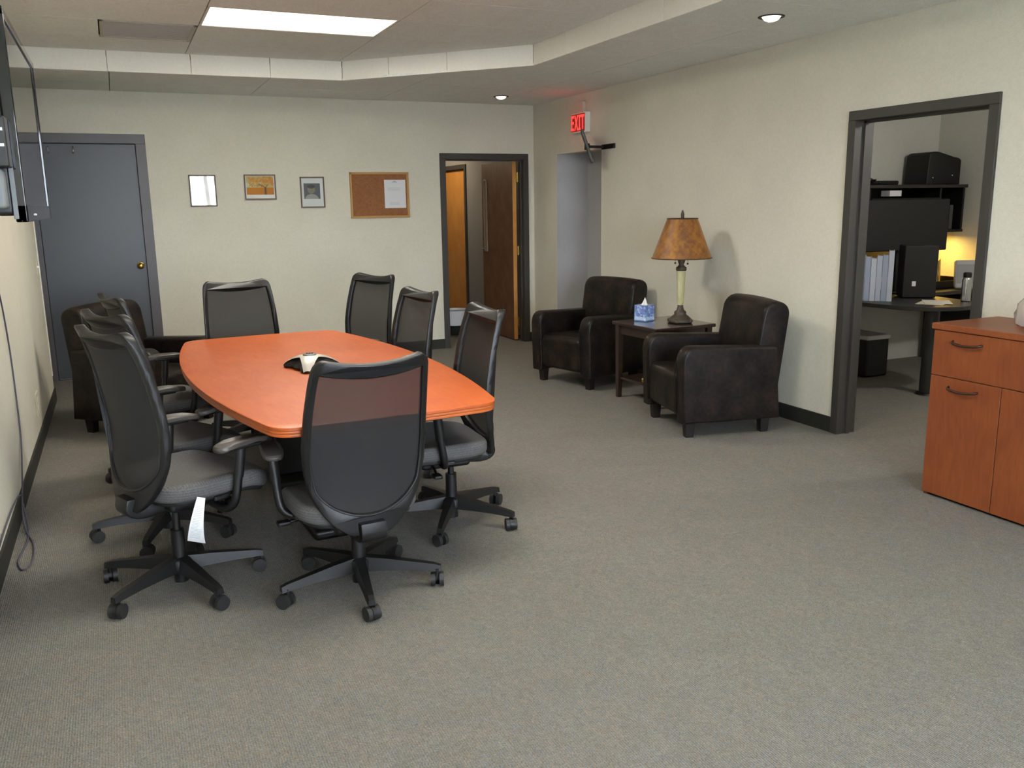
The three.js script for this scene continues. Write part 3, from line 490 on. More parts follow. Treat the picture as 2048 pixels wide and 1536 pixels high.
// ---------------------------------------------------------------- side table, lamp, tissues
const ST = [-0.435, 3.24], STH = 0.62;
{
  const t = thing('side_table', 'square dark wood side table with a lower shelf between the armchairs', 'side table', [ST[0], 0, ST[1]], 0.06);
  mesh('tabletop', metric(rbox(-0.29, 0.29, STH - 0.028, STH, -0.29, 0.29, 0.008, 3)), M.darkWood, t);
  const lg = new THREE.CylinderGeometry(0.034, 0.024, 0.6, 4, 1).rotateY(Math.PI / 4).translate(0, 0.3, 0).toNonIndexed(); lg.computeVertexNormals(); metric(lg);
  for (const sx of [-1, 1]) for (const sz of [-1, 1]) mesh('leg', lg, M.darkWood, t).position.set(sx * 0.245, 0, sz * 0.245);
  for (const sz of [-1, 1]) mesh('apron', metric(rbox(-0.235, 0.235, STH - 0.1, STH - 0.027, sz * 0.245 - 0.009, sz * 0.245 + 0.009, 0.002)), M.darkWood, t);
  mesh('apron', metric(rbox(0.236, 0.254, STH - 0.1, STH - 0.027, -0.235, 0.235, 0.002)), M.darkWood, t);
  mesh('apron', metric(rbox(-0.254, -0.236, STH - 0.1, STH - 0.027, -0.235, 0.235, 0.002)), M.darkWood, t);
  mesh('shelf', metric(rbox(-0.25, 0.25, 0.15, 0.17, -0.25, 0.25, 0.004)), M.darkWood, t);
}
tagged(mesh('magazine', metric(rbox(-0.14, 0.14, 0, 0.014, -0.105, 0.105, 0.002)).rotateY(0.3).translate(ST[0] - 0.02, 0.1705, ST[1] + 0.05), std({ color: 0xb9a25e, roughness: 0.5 })), 'tan magazine lying on the lower shelf of the side table', 'magazine');
{
  const t = thing('table_lamp', 'table lamp with an amber cone shade and a pale onyx column', 'lamp', [-0.335, STH, 3.325]);
  mesh('base', lathe([[0, 0.001], [0.085, 0.001], [0.092, 0.012], [0.088, 0.03], [0.06, 0.055], [0.045, 0.066], [0.047, 0.078], [0.043, 0.09], [0.03, 0.098], [0.022, 0.125], [0.024, 0.132], [0.018, 0.14]], 36), M.bronze, t);
  for (let k = 0; k < 4; k++) mesh('base_foot', new THREE.SphereGeometry(0.022, 12, 10).scale(1, 0.8, 1).translate(Math.sin(k * Math.PI / 2 + 0.6) * 0.083, 0.0178, Math.cos(k * Math.PI / 2 + 0.6) * 0.083), M.bronze, t);
  mesh('column', lathe([[0.02, 0.138], [0.026, 0.15], [0.035, 0.40], [0.037, 0.405]], 28), M.onyx, t);
  mesh('cap', lathe([[0.037, 0.403], [0.041, 0.412], [0.04, 0.43], [0.03, 0.436], [0.018, 0.45], [0.026, 0.47], [0.03, 0.49], [0.02, 0.51], [0.01, 0.52], [0.006, 0.53]], 28), M.bronze, t);
  mesh('shade', lathe([[0.228, 0.502], [0.116, 0.800]], 48), M.amber, t);
  mesh('shade_rim', new THREE.TorusGeometry(0.228, 0.004, 8, 64).rotateX(Math.PI / 2).translate(0, 0.502, 0), std({ color: 0x4a2d1c, roughness: 0.6 }), t);
  mesh('shade_rim', new THREE.TorusGeometry(0.116, 0.004, 8, 48).rotateX(Math.PI / 2).translate(0, 0.80, 0), std({ color: 0x4a2d1c, roughness: 0.6 }), t);
  mesh('harp', join([tube([[0, 0.53, 0], [0, 0.80, 0]], 0.004, 4, 6), tube([[-0.114, 0.798, 0], [0.114, 0.798, 0]], 0.0025, 4, 6), tube([[0, 0.798, -0.114], [0, 0.798, 0.114]], 0.0025, 4, 6)]), M.bronze, t);
  mesh('finial', lathe([[0.004, 0.795], [0.014, 0.803], [0.012, 0.815], [0.014, 0.83], [0.009, 0.85], [0.005, 0.862], [0, 0.866]], 16), M.bronze, t);
  for (const s of [-1, 1]) mesh('pull_chain', join([tube([[0, 0.5, s * 0.02], [s * 0.012, 0.53, s * 0.06], [s * 0.014, 0.49, s * 0.062], [s * 0.014, 0.465, s * 0.062]], 0.0016, 12, 5), new THREE.SphereGeometry(0.008, 10, 8).translate(s * 0.014, 0.46, s * 0.062)]), M.bronze, t);
}
{
  const tx = canvasTex(256, 256, (c, w, h) => { c.fillStyle = '#6f7fb8'; c.fillRect(0, 0, w, h); for (let i = 0; i < 90; i++) { const x = rnd() * w, y = rnd() * h, r = 8 + rnd() * 26; c.fillStyle = ['rgba(130,160,215,.55)', 'rgba(105,175,190,.5)', 'rgba(215,225,242,.55)', 'rgba(75,85,165,.5)'][i % 4]; c.beginPath(); c.ellipse(x, y, r, r * 0.55, rnd() * 3, 0, 7); c.fill(); } c.fillStyle = 'rgba(220,228,242,.6)'; c.fillRect(0, h * 0.72, w, h * 0.2); });
  const t = thing('tissue_box', 'blue patterned cube tissue box with a tissue standing out', 'tissue box', [-0.52, STH + 0.001, 3.10], 0.35);
  mesh('carton', rbox(-0.057, 0.057, 0, 0.128, -0.057, 0.057, 0.003), std({ map: tx, roughness: 0.45 }), t);
  const tis = new THREE.ConeGeometry(0.03, 0.065, 14, 8, true).translate(0, 0.155, 0); bend(tis, v => { const a = Math.atan2(v.z, v.x); const k = 1 + 0.35 * Math.sin(a * 3 + v.y * 30) + 0.2 * Math.sin(a * 5); v.x = v.x * k * 1.1 + 0.1 * (v.y - 0.13); v.z *= k * 0.7; });
  mesh('tissue', tis, std({ color: 0xf2efe9, roughness: 0.9, side: THREE.DoubleSide }), t);
}
// ---------------------------------------------------------------- storage cabinet on the right
{
  const X = -0.5, z0 = 5.805, z1 = 6.64, ht = 0.92;
  const t = thing('storage_cabinet', 'orange cherry storage cabinet with drawers and arched pulls by the doorway', 'cabinet', [0, 0, 0]);
  mesh('carcass', metric(join([box(X + 0.02, -0.02, 0.03, ht - 0.032, z0 + 0.002, z1 - 0.002)])), M.joint, t);
  mesh('side_panel', metric(rbox(X + 0.019, -0.018, 0, ht - 0.032, z0, z0 + 0.018, 0.002)), M.cabinet, t);
  mesh('side_panel', metric(rbox(X + 0.019, -0.018, 0, ht - 0.032, z1 - 0.018, z1, 0.002)), M.cabinet, t);
  mesh('plinth', box(X + 0.03, -0.03, 0, 0.04, z0 + 0.01, z1 - 0.01), M.black, t);
  mesh('cabinet_top', metric(rbox(X - 0.012, -0.016, ht - 0.031, ht, z0 - 0.008, z1 + 0.008, 0.004)), M.cabinet, t);
  const pull = (z, y, p) => mesh('pull', tube([[X + 0.002, y, z - 0.083], [X - 0.018, y - 0.006, z - 0.074], [X - 0.026, y - 0.012, z - 0.03], [X - 0.028, y - 0.013, z], [X - 0.026, y - 0.012, z + 0.03], [X - 0.018, y - 0.006, z + 0.074], [X + 0.002, y, z + 0.083]], 0.0065, 30, 8), std({ color: 0x3a2218, roughness: 0.4, metalness: 0.3 }), p);
  const d1 = mesh('drawer', metric(rbox(X, X + 0.0195, 0.652, ht - 0.035, z0 + 0.002, z1 - 0.002, 0.002, 1)), M.cabinet, t); pull(6.003, 0.838, d1); pull(6.42, 0.838, d1);
  const d2 = mesh('drawer', metric(rbox(X, X + 0.0195, 0.018, 0.648, z0 + 0.002, 6.208, 0.002, 1)), M.cabinet, t); pull(6.0, 0.602, d2);
  mesh('door', metric(rbox(X, X + 0.0195, 0.018, 0.648, 6.212, z1 - 0.002, 0.002, 1)), M.cabinet, t);
}
{ // clear bag on the cabinet
  const t = thing('plastic_bag', 'clear knotted plastic bag with pink and green printing on the cabinet', 'plastic bag', [-0.24, 0.9205, 6.16], 0.3);
  const pts = [[0, 0], [0.07, 0.002], [0.092, 0.02], [0.09, 0.06], [0.075, 0.11], [0.05, 0.15], [0.024, 0.175], [0.018, 0.185], [0.03, 0.205], [0.045, 0.225]];
  const g = bend(lathe(pts, 40), v => { const a = Math.atan2(v.z, v.x), k = 1 + 0.07 * Math.sin(a * 5 + v.y * 40) + 0.05 * Math.sin(a * 9 - v.y * 60); v.x *= k * 0.8; v.z *= k; });
  mesh('film', g, phys({ color: 0xe9e4e0, roughness: 0.25, transmission: 0.75, thickness: 0, side: THREE.DoubleSide }), t);
  mesh('contents', bend(new THREE.SphereGeometry(0.06, 20, 14).scale(0.85, 0.75, 1.1).translate(0, 0.055, 0), v => { v.x += 0.006 * Math.sin(v.y * 90); }), std({ map: canvasTex(128, 128, (c, w, h) => { c.fillStyle = '#c9b8b2'; c.fillRect(0, 0, w, h); c.fillStyle = '#b07d78'; for (let i = 0; i < 6; i++) c.fillRect(i * 24, 30 + (i % 3) * 20, 16, 40); c.fillStyle = '#7fae9c'; c.fillRect(10, 85, 60, 22); c.fillStyle = '#c97f8e'; c.fillRect(60, 20, 40, 12); }), roughness: 0.6 }), t);
}
// ---------------------------------------------------------------- conference phone
{
  const t = thing('conference_phone', 'three legged silver and black conference phone on the table', 'conference phone', [-3.462, 0.7415, 4.56], -0.28);
  const body = new THREE.BufferGeometry(), P = [], I = [], n = 72, m = 14;
  const lobe = a => 0.085 + 0.075 * Math.max(0, Math.cos(3 * a / 1)) ** 1.3;
  for (let j = 0; j <= m; j++) for (let i = 0; i <= n; i++) { const a = i / n * Math.PI * 2, R = lobe(a), r = j / m; const y = 0.058 * (1 - r ** 2.2) * (0.9 + 0.1 * Math.cos(3 * a)) + 0.012; P.push(Math.sin(a) * R * r, y, Math.cos(a) * R * r); }
  for (let i = 0; i <= n; i++) { const a = i / n * Math.PI * 2, R = lobe(a), lift = 0.012 * (1 - Math.max(0, Math.cos(3 * a))); P.push(Math.sin(a) * R * 0.97, lift, Math.cos(a) * R * 0.97); }
  for (let i = 0; i <= n; i++) P.push(0, 0.01, 0);
  for (let j = 0; j < m + 2; j++) for (let i = 0; i < n; i++) { const a = j * (n + 1) + i; I.push(a, a + n + 1, a + n + 2, a, a + n + 2, a + 1); }
  body.setAttribute('position', new THREE.Float32BufferAttribute(P, 3)); body.setIndex(I); body.computeVertexNormals(); mesh('speaker_body', body, M.plasticMatt, t);
  for (let k = 0; k < 3; k++) {                                  // silver ridge over each leg
    const q = [], qi = []; const N = 14; for (let i = 0; i <= N; i++) { const s = i / N, r = 0.01 + s * 0.150, y = 0.0735 - 0.058 * (r / 0.16) ** 2.1, w = 0.05 - 0.03 * s; for (const u of [-1, -0.5, 0, 0.5, 1]) q.push(u * w, y - 0.010 * u * u * (1 - 0.3 * s), r); }
    for (let i = 0; i < N; i++) for (let j = 0; j < 4; j++) { const a = i * 5 + j; qi.push(a, a + 5, a + 6, a, a + 6, a + 1); }
    const g = new THREE.BufferGeometry(); g.setAttribute('position', new THREE.Float32BufferAttribute(q, 3)); g.setIndex(qi); g.computeVertexNormals(); const o = mesh('silver_ridge', g, std({ color: 0xb9b6ad, metalness: 0.35, roughness: 0.4, side: THREE.DoubleSide }), t); o.rotation.y = k * Math.PI * 2 / 3;
  }
  mesh('keypad', lathe([[0, 0.0775], [0.03, 0.077], [0.034, 0.073], [0.034, 0.068]], 28), std({ color: 0x5d5f5e, roughness: 0.4 }), t);
  for (let k = 0; k < 9; k++) mesh('key', rbox(-0.005, 0.005, 0.0765, 0.0795, -0.0035, 0.0035, 0.001, 1).translate((k % 3 - 1) * 0.013, 0, (Math.floor(k / 3) - 1) * 0.011), M.rubber, t);
}
// ---------------------------------------------------------------- pictures and corkboard on the back wall
function picture(x0, x1, y0, y1, draw, label, mat, fw = 0.012, fm = M.pictureFrame, category = 'picture') {
  const t = thing('framed_picture', label, category, [(x0 + x1) / 2, (y0 + y1) / 2, 0.001]); const w = (x1 - x0) / 2, h = (y1 - y0) / 2;
  mesh('frame', join([[-w, w, h - fw, h, 0, 0.02], [-w, w, -h, -h + fw, 0, 0.02], [-w, -w + fw, -h, h, 0, 0.02], [w - fw, w, -h, h, 0, 0.02]].map(b => rbox(...b, 0.003))), fm, t);
  mesh('print', new THREE.PlaneGeometry(2 * (w - fw) + 0.004, 2 * (h - fw) + 0.004).translate(0, 0, 0.006), std({ map: canvasTex(320, Math.round(320 * h / w), draw), roughness: 0.8 }), t);
  mesh('backing', box(-w + 0.004, w - 0.004, -h + 0.004, h - 0.004, 0, 0.005), M.black, t);
  if (mat) mesh('glazing', box(-w + fw - 0.002, w - fw + 0.002, -h + fw - 0.002, h - fw + 0.002, 0.009, 0.011), M.glass, t);
  return t;
}
picture(-3.625, -3.381, 1.568, 1.863, (c, w, h) => { c.fillStyle = '#f4f5f2'; c.fillRect(0, 0, w, h); c.strokeStyle = '#cfd6d6'; c.lineWidth = 3; for (let i = 0; i < 14; i++) { c.beginPath(); c.moveTo(30, 40 + i * 22); c.lineTo(w - 30 - (i * 53) % 70, 40 + i * 22); c.stroke(); } }, 'small upright framed sheet mirroring the bright window and a tree', true);
picture(-3.12, -2.82, 1.626, 1.866, (c, w, h) => {
  c.fillStyle = '#d9d8d2'; c.fillRect(0, 0, w, h); const x0 = 12, y0 = 8, W = w - 24, Hh = h - 52; c.save(); c.beginPath(); c.rect(x0, y0, W, Hh); c.clip();
  c.fillStyle = '#b9a36a'; c.fillRect(x0, y0, W, Hh); c.fillStyle = '#b7c0a4'; c.fillRect(x0, y0 + Hh * 0.34, W * 0.55, Hh * 0.25); c.fillStyle = '#b8782f'; c.fillRect(x0, y0 + Hh * 0.62, W, Hh * 0.4);
  for (let i = 0; i < 260; i++) { const x = x0 + W * (0.1 + rnd() * 0.95), y = y0 + Hh * (0.02 + rnd() * 0.5) - (x > x0 + W * 0.6 ? 0 : -6); c.fillStyle = ['rgba(190,120,50,.6)', 'rgba(205,160,50,.6)', 'rgba(180,100,60,.5)', 'rgba(165,150,110,.5)'][i % 4]; c.beginPath(); c.ellipse(x, y, 6 + rnd() * 12, 4 + rnd() * 5, rnd() * 3, 0, 7); c.fill(); }
  c.strokeStyle = '#6d5a48'; c.lineWidth = 22; c.beginPath(); c.moveTo(x0 + W * 0.69, y0 + Hh); c.lineTo(x0 + W * 0.69, y0 + Hh * 0.58); c.stroke(); c.lineWidth = 8; c.beginPath(); c.moveTo(x0 + W * 0.68, y0 + Hh * 0.62); c.lineTo(x0 + W * 0.45, y0 + Hh * 0.4); c.moveTo(x0 + W * 0.7, y0 + Hh * 0.62); c.lineTo(x0 + W * 0.78, y0 + Hh * 0.45); c.stroke(); c.restore();
}, 'framed wide picture of a golden autumn tree', false);
picture(-2.583, -2.343, 1.541, 1.844, (c, w, h) => {
  c.fillStyle = '#cbcfcd'; c.fillRect(0, 0, w, h); c.fillStyle = '#5a6064'; c.fillRect(w * 0.11, h * 0.19, w * 0.74, h * 0.54);
  c.fillStyle = '#7c7a66'; c.beginPath(); c.ellipse(w * 0.45, h * 0.40, w * 0.17, h * 0.15, 0, 0, 7); c.fill(); c.fillStyle = '#4c4f52'; c.beginPath(); c.ellipse(w * 0.45, h * 0.30, w * 0.17, h * 0.07, 0, 0, 7); c.fill(); c.fillStyle = '#8d908c'; c.beginPath(); c.ellipse(w * 0.46, h * 0.73, w * 0.30, h * 0.17, 0, Math.PI, 0); c.fill(); c.fillStyle = '#cbcfcd'; c.fillRect(0, h * 0.73, w, h * 0.27);
}, 'small framed dark snapshot with a wide white border', false);
{
  const t = thing('corkboard', 'oak framed corkboard hanging beside the open doorway', 'corkboard', [-1.77, 1.658, 0.001]); const w = 0.312, h = 0.231, f = 0.022;
  mesh('frame', join([[-w, w, h - f, h, 0, 0.018], [-w, w, -h, -h + f, 0, 0.018], [-w, -w + f, -h, h, 0, 0.018], [w - f, w, -h, h, 0, 0.018]].map(b => rbox(...b, 0.003))), M.oak, t);
  mesh('cork', metric(box(-w + 0.01, w - 0.01, -h + 0.01, h - 0.01, 0, 0.008), 2), M.cork, t);
  mesh('pin', new THREE.SphereGeometry(0.005, 10, 8).translate(-0.235, 0.09, 0.012), std({ color: 0x8a3a24, roughness: 0.4 }), t);
  mesh('pin', new THREE.SphereGeometry(0.004, 10, 8).translate(-0.16, 0.14, 0.012), std({ color: 0x6a4a2a, roughness: 0.4 }), t);
}
tagged(mesh('notice', rbox(-0.114, 0.114, -0.1435, 0.1435, 0, 0.0012, 0.0004, 1).translate(-1.607, 1.669, 0.0095), std({ map: (() => { const t = canvasTex(256, 330, (c, w, h) => { c.fillStyle = '#d9dade'; c.fillRect(0, 0, w, h); c.fillStyle = '#8f948a'; c.fillRect(105, 14, 36, 8); c.fillRect(90, 28, 66, 4); c.fillStyle = '#b8bcc2'; for (let i = 0; i < 4; i++) { c.fillRect(40, 92 + i * 10, 150, 3); c.fillRect(60, 262 + i * 10, 120, 3); } }); return t; })(), roughness: 0.8 })), 'white printed notice pinned on the corkboard', 'notice');

// ---------------------------------------------------------------- exit sign and the small panel on the right wall
const font = await new FontLoader().loadAsync('fonts/droid/droid_sans_bold.typeface.json');
{
  const t = thing('exit_sign', 'white exit sign with glowing red letters on the right wall', 'exit sign', [-0.001, 2.225, 0.985]);
  mesh('housing', rbox(-0.058, 0, 0, 0.19, 0, 0.30, 0.006), M.white, t);
  mesh('canopy', rbox(-0.035, 0, 0.189, 0.30, 0.09, 0.21, 0.008), M.wall, t);
  const g = new TextGeometry('EXIT', { font, size: 0.132, depth: 0.003, curveSegments: 4 }); g.computeBoundingBox(); const bb = g.boundingBox; g.translate(-(bb.min.x + bb.max.x) / 2, -(bb.min.y + bb.max.y) / 2, 0).scale(0.265 / (bb.max.x - bb.min.x), 0.145 / (bb.max.y - bb.min.y), 1).rotateY(-Math.PI / 2).translate(-0.058, 0.095, 0.15);
  mesh('letters', g, std({ color: 0x2a0303, emissive: 0xff4a42, emissiveIntensity: 0.95, roughness: 0.5 }), t);
  mesh('face', box(-0.0586, -0.0578, 0.012, 0.178, 0.01, 0.29), std({ color: 0x4a1210, emissive: 0xff2018, emissiveIntensity: 0.14, roughness: 0.5 }), t);
  const l = new THREE.PointLight(0xff2a20, 0.03); l.position.set(-0.26, 2.33, 1.135); l.shadow.radius = 2; l.castShadow = true; l.name = 'exit_glow'; scene.add(l);
}
{
  const t = thing('wall_monitor', 'thin dark flat panel tilted on a black arm beside the exit sign', 'monitor', [-0.19, 2.065, 1.56]);
  const p = mesh('panel', rbox(-0.013, 0.013, -0.155, 0.155, -0.17, 0.17, 0.006), std({ color: 0x2c332f, roughness: 0.4 }), t); p.rotation.set(0, -0.5, 0.33, 'YXZ');
  mesh('arm', join([rbox(-0.0, 0.17, -0.012, 0.012, -0.012, 0.012, 0.004), rbox(-0.02, 0.02, -0.03, 0.03, -0.02, 0.02, 0.006)]), M.black, t);
  mesh('wall_plate', rbox(0.17, 0.189, -0.022, 0.022, -0.03, 0.2, 0.004), M.black, t);
}
// ---------------------------------------------------------------- television on the left wall
{
  const x = -4.556, z0 = 4.66, z1 = 5.80, y0 = 1.515, y1 = 2.158;
  const t = thing('television', 'wide flat television on a wall arm seen almost edge on', 'television', [x, 0, 0]);
  const zc = (z0 + z1) / 2;
  mesh('bezel', join([rbox(-0.03, 0.004, y0, y0 + 0.055, z0, z1, 0.004), rbox(-0.03, 0.004, y1 - 0.028, y1, z0, z1, 0.004), rbox(-0.03, 0.004, y0, y1, z0, z0 + 0.028, 0.004), rbox(-0.03, 0.004, y0, y1, z1 - 0.028, z1, 0.004)]), M.gloss, t);
  mesh('screen', box(-0.02, -0.002, y0 + 0.05, y1 - 0.025, z0 + 0.025, z1 - 0.025), M.gloss, t);
  mesh('rear_housing', rbox(-0.085, -0.028, y0 + 0.02, y1 - 0.01, z0 + 0.03, z1 - 0.004, 0.015), M.plastic, t);
  mesh('side_strip', rbox(-0.034, -0.02, y0 + 0.01, y0 + 0.21, z1, z1 + 0.004, 0.002), M.silver, t);
  mesh('mount_arm', join([rbox(XL - x + 0.002, XL - x + 0.03, 1.62, 2.02, zc - 0.12, zc + 0.12, 0.006), rbox(XL - x + 0.03, -0.08, 1.79, 1.85, zc - 0.03, zc + 0.03, 0.006)]), M.black, t);
  mesh('status_light', new THREE.SphereGeometry(0.004, 10, 8).translate(0.005, y0 + 0.022, z1 - 0.3), std({ color: 0xd8e4ea, roughness: 0.2 }), t);
}
{
  const t = thing('cable_box', 'dark cable box with a white mark strapped to the television edge', 'cable box', [-4.635, 1.68, 5.855]);
  mesh('case', rbox(-0.06, 0.06, 0, 0.15, -0.05, 0.045, 0.006), M.plastic, t);
  mesh('mark', join([rbox(0.03, 0.039, 0.06, 0.115, 0.0452, 0.0464, 0.0004, 1), rbox(0.039, 0.052, 0.106, 0.115, 0.0452, 0.0464, 0.0004, 1), rbox(0.039, 0.052, 0.06, 0.069, 0.0452, 0.0464, 0.0004, 1)]), M.paper, t);
  const u = thing('media_player', 'grey upright media player under the cable box at the television edge', 'media player', [-4.612, 1.558, 5.845]);
  mesh('case', rbox(-0.014, 0.014, 0, 0.118, -0.04, 0.035, 0.01, 3), M.silver, u);
  const v = thing('power_adapter', 'small black power adapter beside the media player behind the television', 'power adapter', [-4.658, 1.55, 5.84]);
  mesh('case', rbox(-0.026, 0.026, 0, 0.065, -0.03, 0.03, 0.008), M.black, v);
}
tagged(mesh('cord', join([tube([[-4.66, 1.552, 5.83], [-4.76, 1.44, 5.4], [-4.862, 1.30, 4.2], [-4.884, 1.1, 3.75], [-4.886, 0.82, 3.63], [-4.886, 0.55, 3.62], [-4.885, 0.34, 3.66], [-4.872, 0.18, 3.95], [-4.862, 0.06, 4.2], [-4.845, 0.012, 4.3], [-4.80, 0.006, 4.5], [-4.79, 0.006, 4.75], [-4.815, 0.006, 4.83], [-4.845, 0.006, 4.72], [-4.83, 0.006, 4.45], [-4.84, 0.01, 4.25], [-4.866, 0.09, 4.1]], 0.0042, 220, 6), tube([[-4.866, 0.12, 4.05], [-4.872, 0.16, 4.2], [-4.88, 0.165, 4.6], [-4.884, 0.14, 5.2], [-4.885, 0.13, 5.8]], 0.0042, 40, 6)]), M.cable), 'thin grey blue cord hanging down the left wall and looping on the carpet', 'cord');
{
  const t = thing('wall_outlet', 'white outlet cover low on the left wall', 'outlet', [XL + 0.0005, 0.29, 2.5]);
  mesh('plate', rbox(0, 0.007, -0.075, 0.075, -0.085, 0.085, 0.003), M.almond, t);
  for (const y of [-0.03, 0.03]) mesh('socket', rbox(0.005, 0.0095, y - 0.016, y + 0.016, -0.014, 0.014, 0.003), M.white, t);
  const s = thing('light_switch', 'almond light switch by the end of the left wall', 'light switch', [XL + 0.0005, 1.12, 1.2]);
  mesh('plate', rbox(0, 0.006, -0.06, 0.06, -0.037, 0.037, 0.003), M.almond, s);
  mesh('toggle', rbox(0.005, 0.016, -0.008, 0.01, -0.004, 0.004, 0.002), M.white, s);
}
// ---------------------------------------------------------------- hall items
{
  const t = thing('waste_bin', 'dark round waste bin standing in the hall beyond the brown door', 'waste bin', [-0.62, 0, -0.95]);
  mesh('body', lathe([[0, 0.004], [0.11, 0.004], [0.115, 0.01], [0.14, 0.2], [0.145, 0.2], [0.145, 0.206], [0.135, 0.206], [0.108, 0.015], [0, 0.012]], 28), M.plasticMatt, t);
  mesh('liner', lathe([[0.138, 0.12], [0.149, 0.208], [0.15, 0.29], [0.142, 0.305], [0.135, 0.2]], 28), M.paper, t);
}
// ---------------------------------------------------------------- office furniture
{
  const t = thing('office_desk', 'dark peninsula desk with a round column leg in the office', 'desk', [0, 0, 0]);
  const s = new THREE.Shape(); s.moveTo(0.95, -2.82); s.lineTo(2.93, -2.82); s.lineTo(2.93, -3.5); s.lineTo(2.1, -3.55); s.quadraticCurveTo(1.95, -3.6, 1.92, -3.8); s.lineTo(1.88, -4.1); s.quadraticCurveTo(1.80, -4.42, 1.45, -4.36); s.quadraticCurveTo(1.15, -4.28, 1.12, -4.0); s.lineTo(1.05, -3.5); s.closePath();
  mesh('desktop', metric(new THREE.ExtrudeGeometry(s, { depth: 0.024, bevelEnabled: true, bevelThickness: 0.004, bevelSize: 0.004, bevelSegments: 2 }).rotateX(-Math.PI / 2).translate(0, 0.71, 0)), M.deskTop, t);
  mesh('column_leg', new THREE.CylinderGeometry(0.055, 0.055, 0.70, 28).translate(1.53, 0.355, 4.08), std({ color: 0x333536, roughness: 0.4, metalness: 0.3 }), t);
  mesh('leg_foot', new THREE.CylinderGeometry(0.075, 0.085, 0.012, 28).translate(1.53, 0.0065, 4.08), M.deskBlack, t);
  
  mesh('end_panel', rbox(2.86, 2.9, 0.004, 0.705, 2.86, 3.45, 0.004), M.deskBlack, t);
}
{
  const t = thing('desk_hutch', 'black shelf hutch hanging over the office desk', 'hutch', [0, 0, 0]); const a = 0.9, b = 2.88, z0 = 2.805, z1 = 3.2;
  mesh('top_shelf', rbox(a, b, 1.635, 1.665, z0, z1 + 0.02, 0.005), M.deskTop, t);
  mesh('bottom_shelf', rbox(a, b, 1.235, 1.26, z0, z1, 0.004), M.deskBlack, t);
  mesh('back_panel', box(a, b, 1.26, 1.635, z0, z0 + 0.012), M.deskBlack, t);
  for (const x of [a, 1.7, 2.56, b - 0.022]) mesh('divider', rbox(x, x + 0.022, 1.26, 1.635, z0, z1 - 0.01, 0.003), M.deskBlack, t);
  mesh('flip_door', rbox(a + 0.03, 1.69, 1.27, 1.55, z1 - 0.018, z1, 0.004), M.black, t);
  mesh('flip_door', rbox(1.73, 2.55, 1.27, 1.55, z1 - 0.018, z1, 0.004), M.black, t);
}
tagged(mesh('tack_board', rbox(0.9, 2.5, 0.76, 1.225, 2.801, 2.815, 0.004), M.black), 'black fabric tack board on the wall under the hutch', 'tack board');
{ // lamp that lights the office
  const t = thing('office_light', 'round flush ceiling lamp in the office', 'ceiling light', [1.5, H, 5.9]);
  mesh('diffuser', lathe([[0, -0.05], [0.08, -0.045], [0.13, -0.025], [0.15, 0]], 32), std({ color: 0xffffff, emissive: 0xfff0d8, emissiveIntensity: 0.8, roughness: 0.6 }), t);
  mesh('rim', lathe([[0.14, 0], [0.14, -0.012], [0.165, -0.012], [0.17, 0]], 32), M.white, t);
  const l = new THREE.PointLight(0xfff8f0, 4.4); l.position.set(1.5, H - 0.1, 5.9); l.castShadow = true; l.shadow.radius = 4; l.name = 'office_glow'; scene.add(l);
}
{ // task light under the hutch lights the wall behind the desk
  const t = thing('task_light', 'warm task light strip fixed under the office hutch', 'task light', [2.62, 1.234, 3.04]);
  mesh('housing', rbox(-0.22, 0.22, -0.03, 0, -0.05, 0.05, 0.006), M.white, t);
  mesh('diffuser', rbox(-0.2, 0.2, -0.036, -0.03, -0.035, 0.035, 0.002), std({ color: 0xffffff, emissive: 0xffd98a, emissiveIntensity: 0.9, roughness: 0.5 }), t);
  const l = new THREE.RectAreaLight(0xffc85a, 60, 0.4, 0.07); l.position.set(2.62, 1.195, 3.04); l.lookAt(2.62, 0, 3.04); l.name = 'task_glow'; scene.add(l);
}
{ // monitor with its back to the door
  const t = thing('computer_monitor', 'large black monitor raised on a tall stand before the hutch', 'monitor', [1.93, 0.738, 3.38], -0.2);
  mesh('screen', rbox(-0.42, 0.42, 0.36, 0.8, -0.02, 0.03, 0.012), M.black, t); mesh('neck', rbox(-0.04, 0.04, 0.01, 0.5, -0.06, -0.021, 0.006), M.black, t); mesh('foot', rbox(-0.17, 0.17, 0, 0.014, -0.14, 0.1, 0.005), M.black, t);
  const u = thing('desktop_computer', 'black desktop computer tower standing on the office desk', 'computer', [1.74, 0.738, 3.72], -0.6);
  mesh('case', rbox(-0.13, 0.13, 0.004, 0.43, -0.1, 0.1, 0.008), M.black, u); mesh('sticker', rbox(-0.06, -0.03, 0.1, 0.14, 0.1, 0.1008, 0.0003, 1), M.paper, u);
}
const binderM = [std({ color: 0xb9c3d6, roughness: 0.5 }), std({ color: 0xa3aec6, roughness: 0.5 }), std({ color: 0xc6cedd, roughness: 0.5 })];
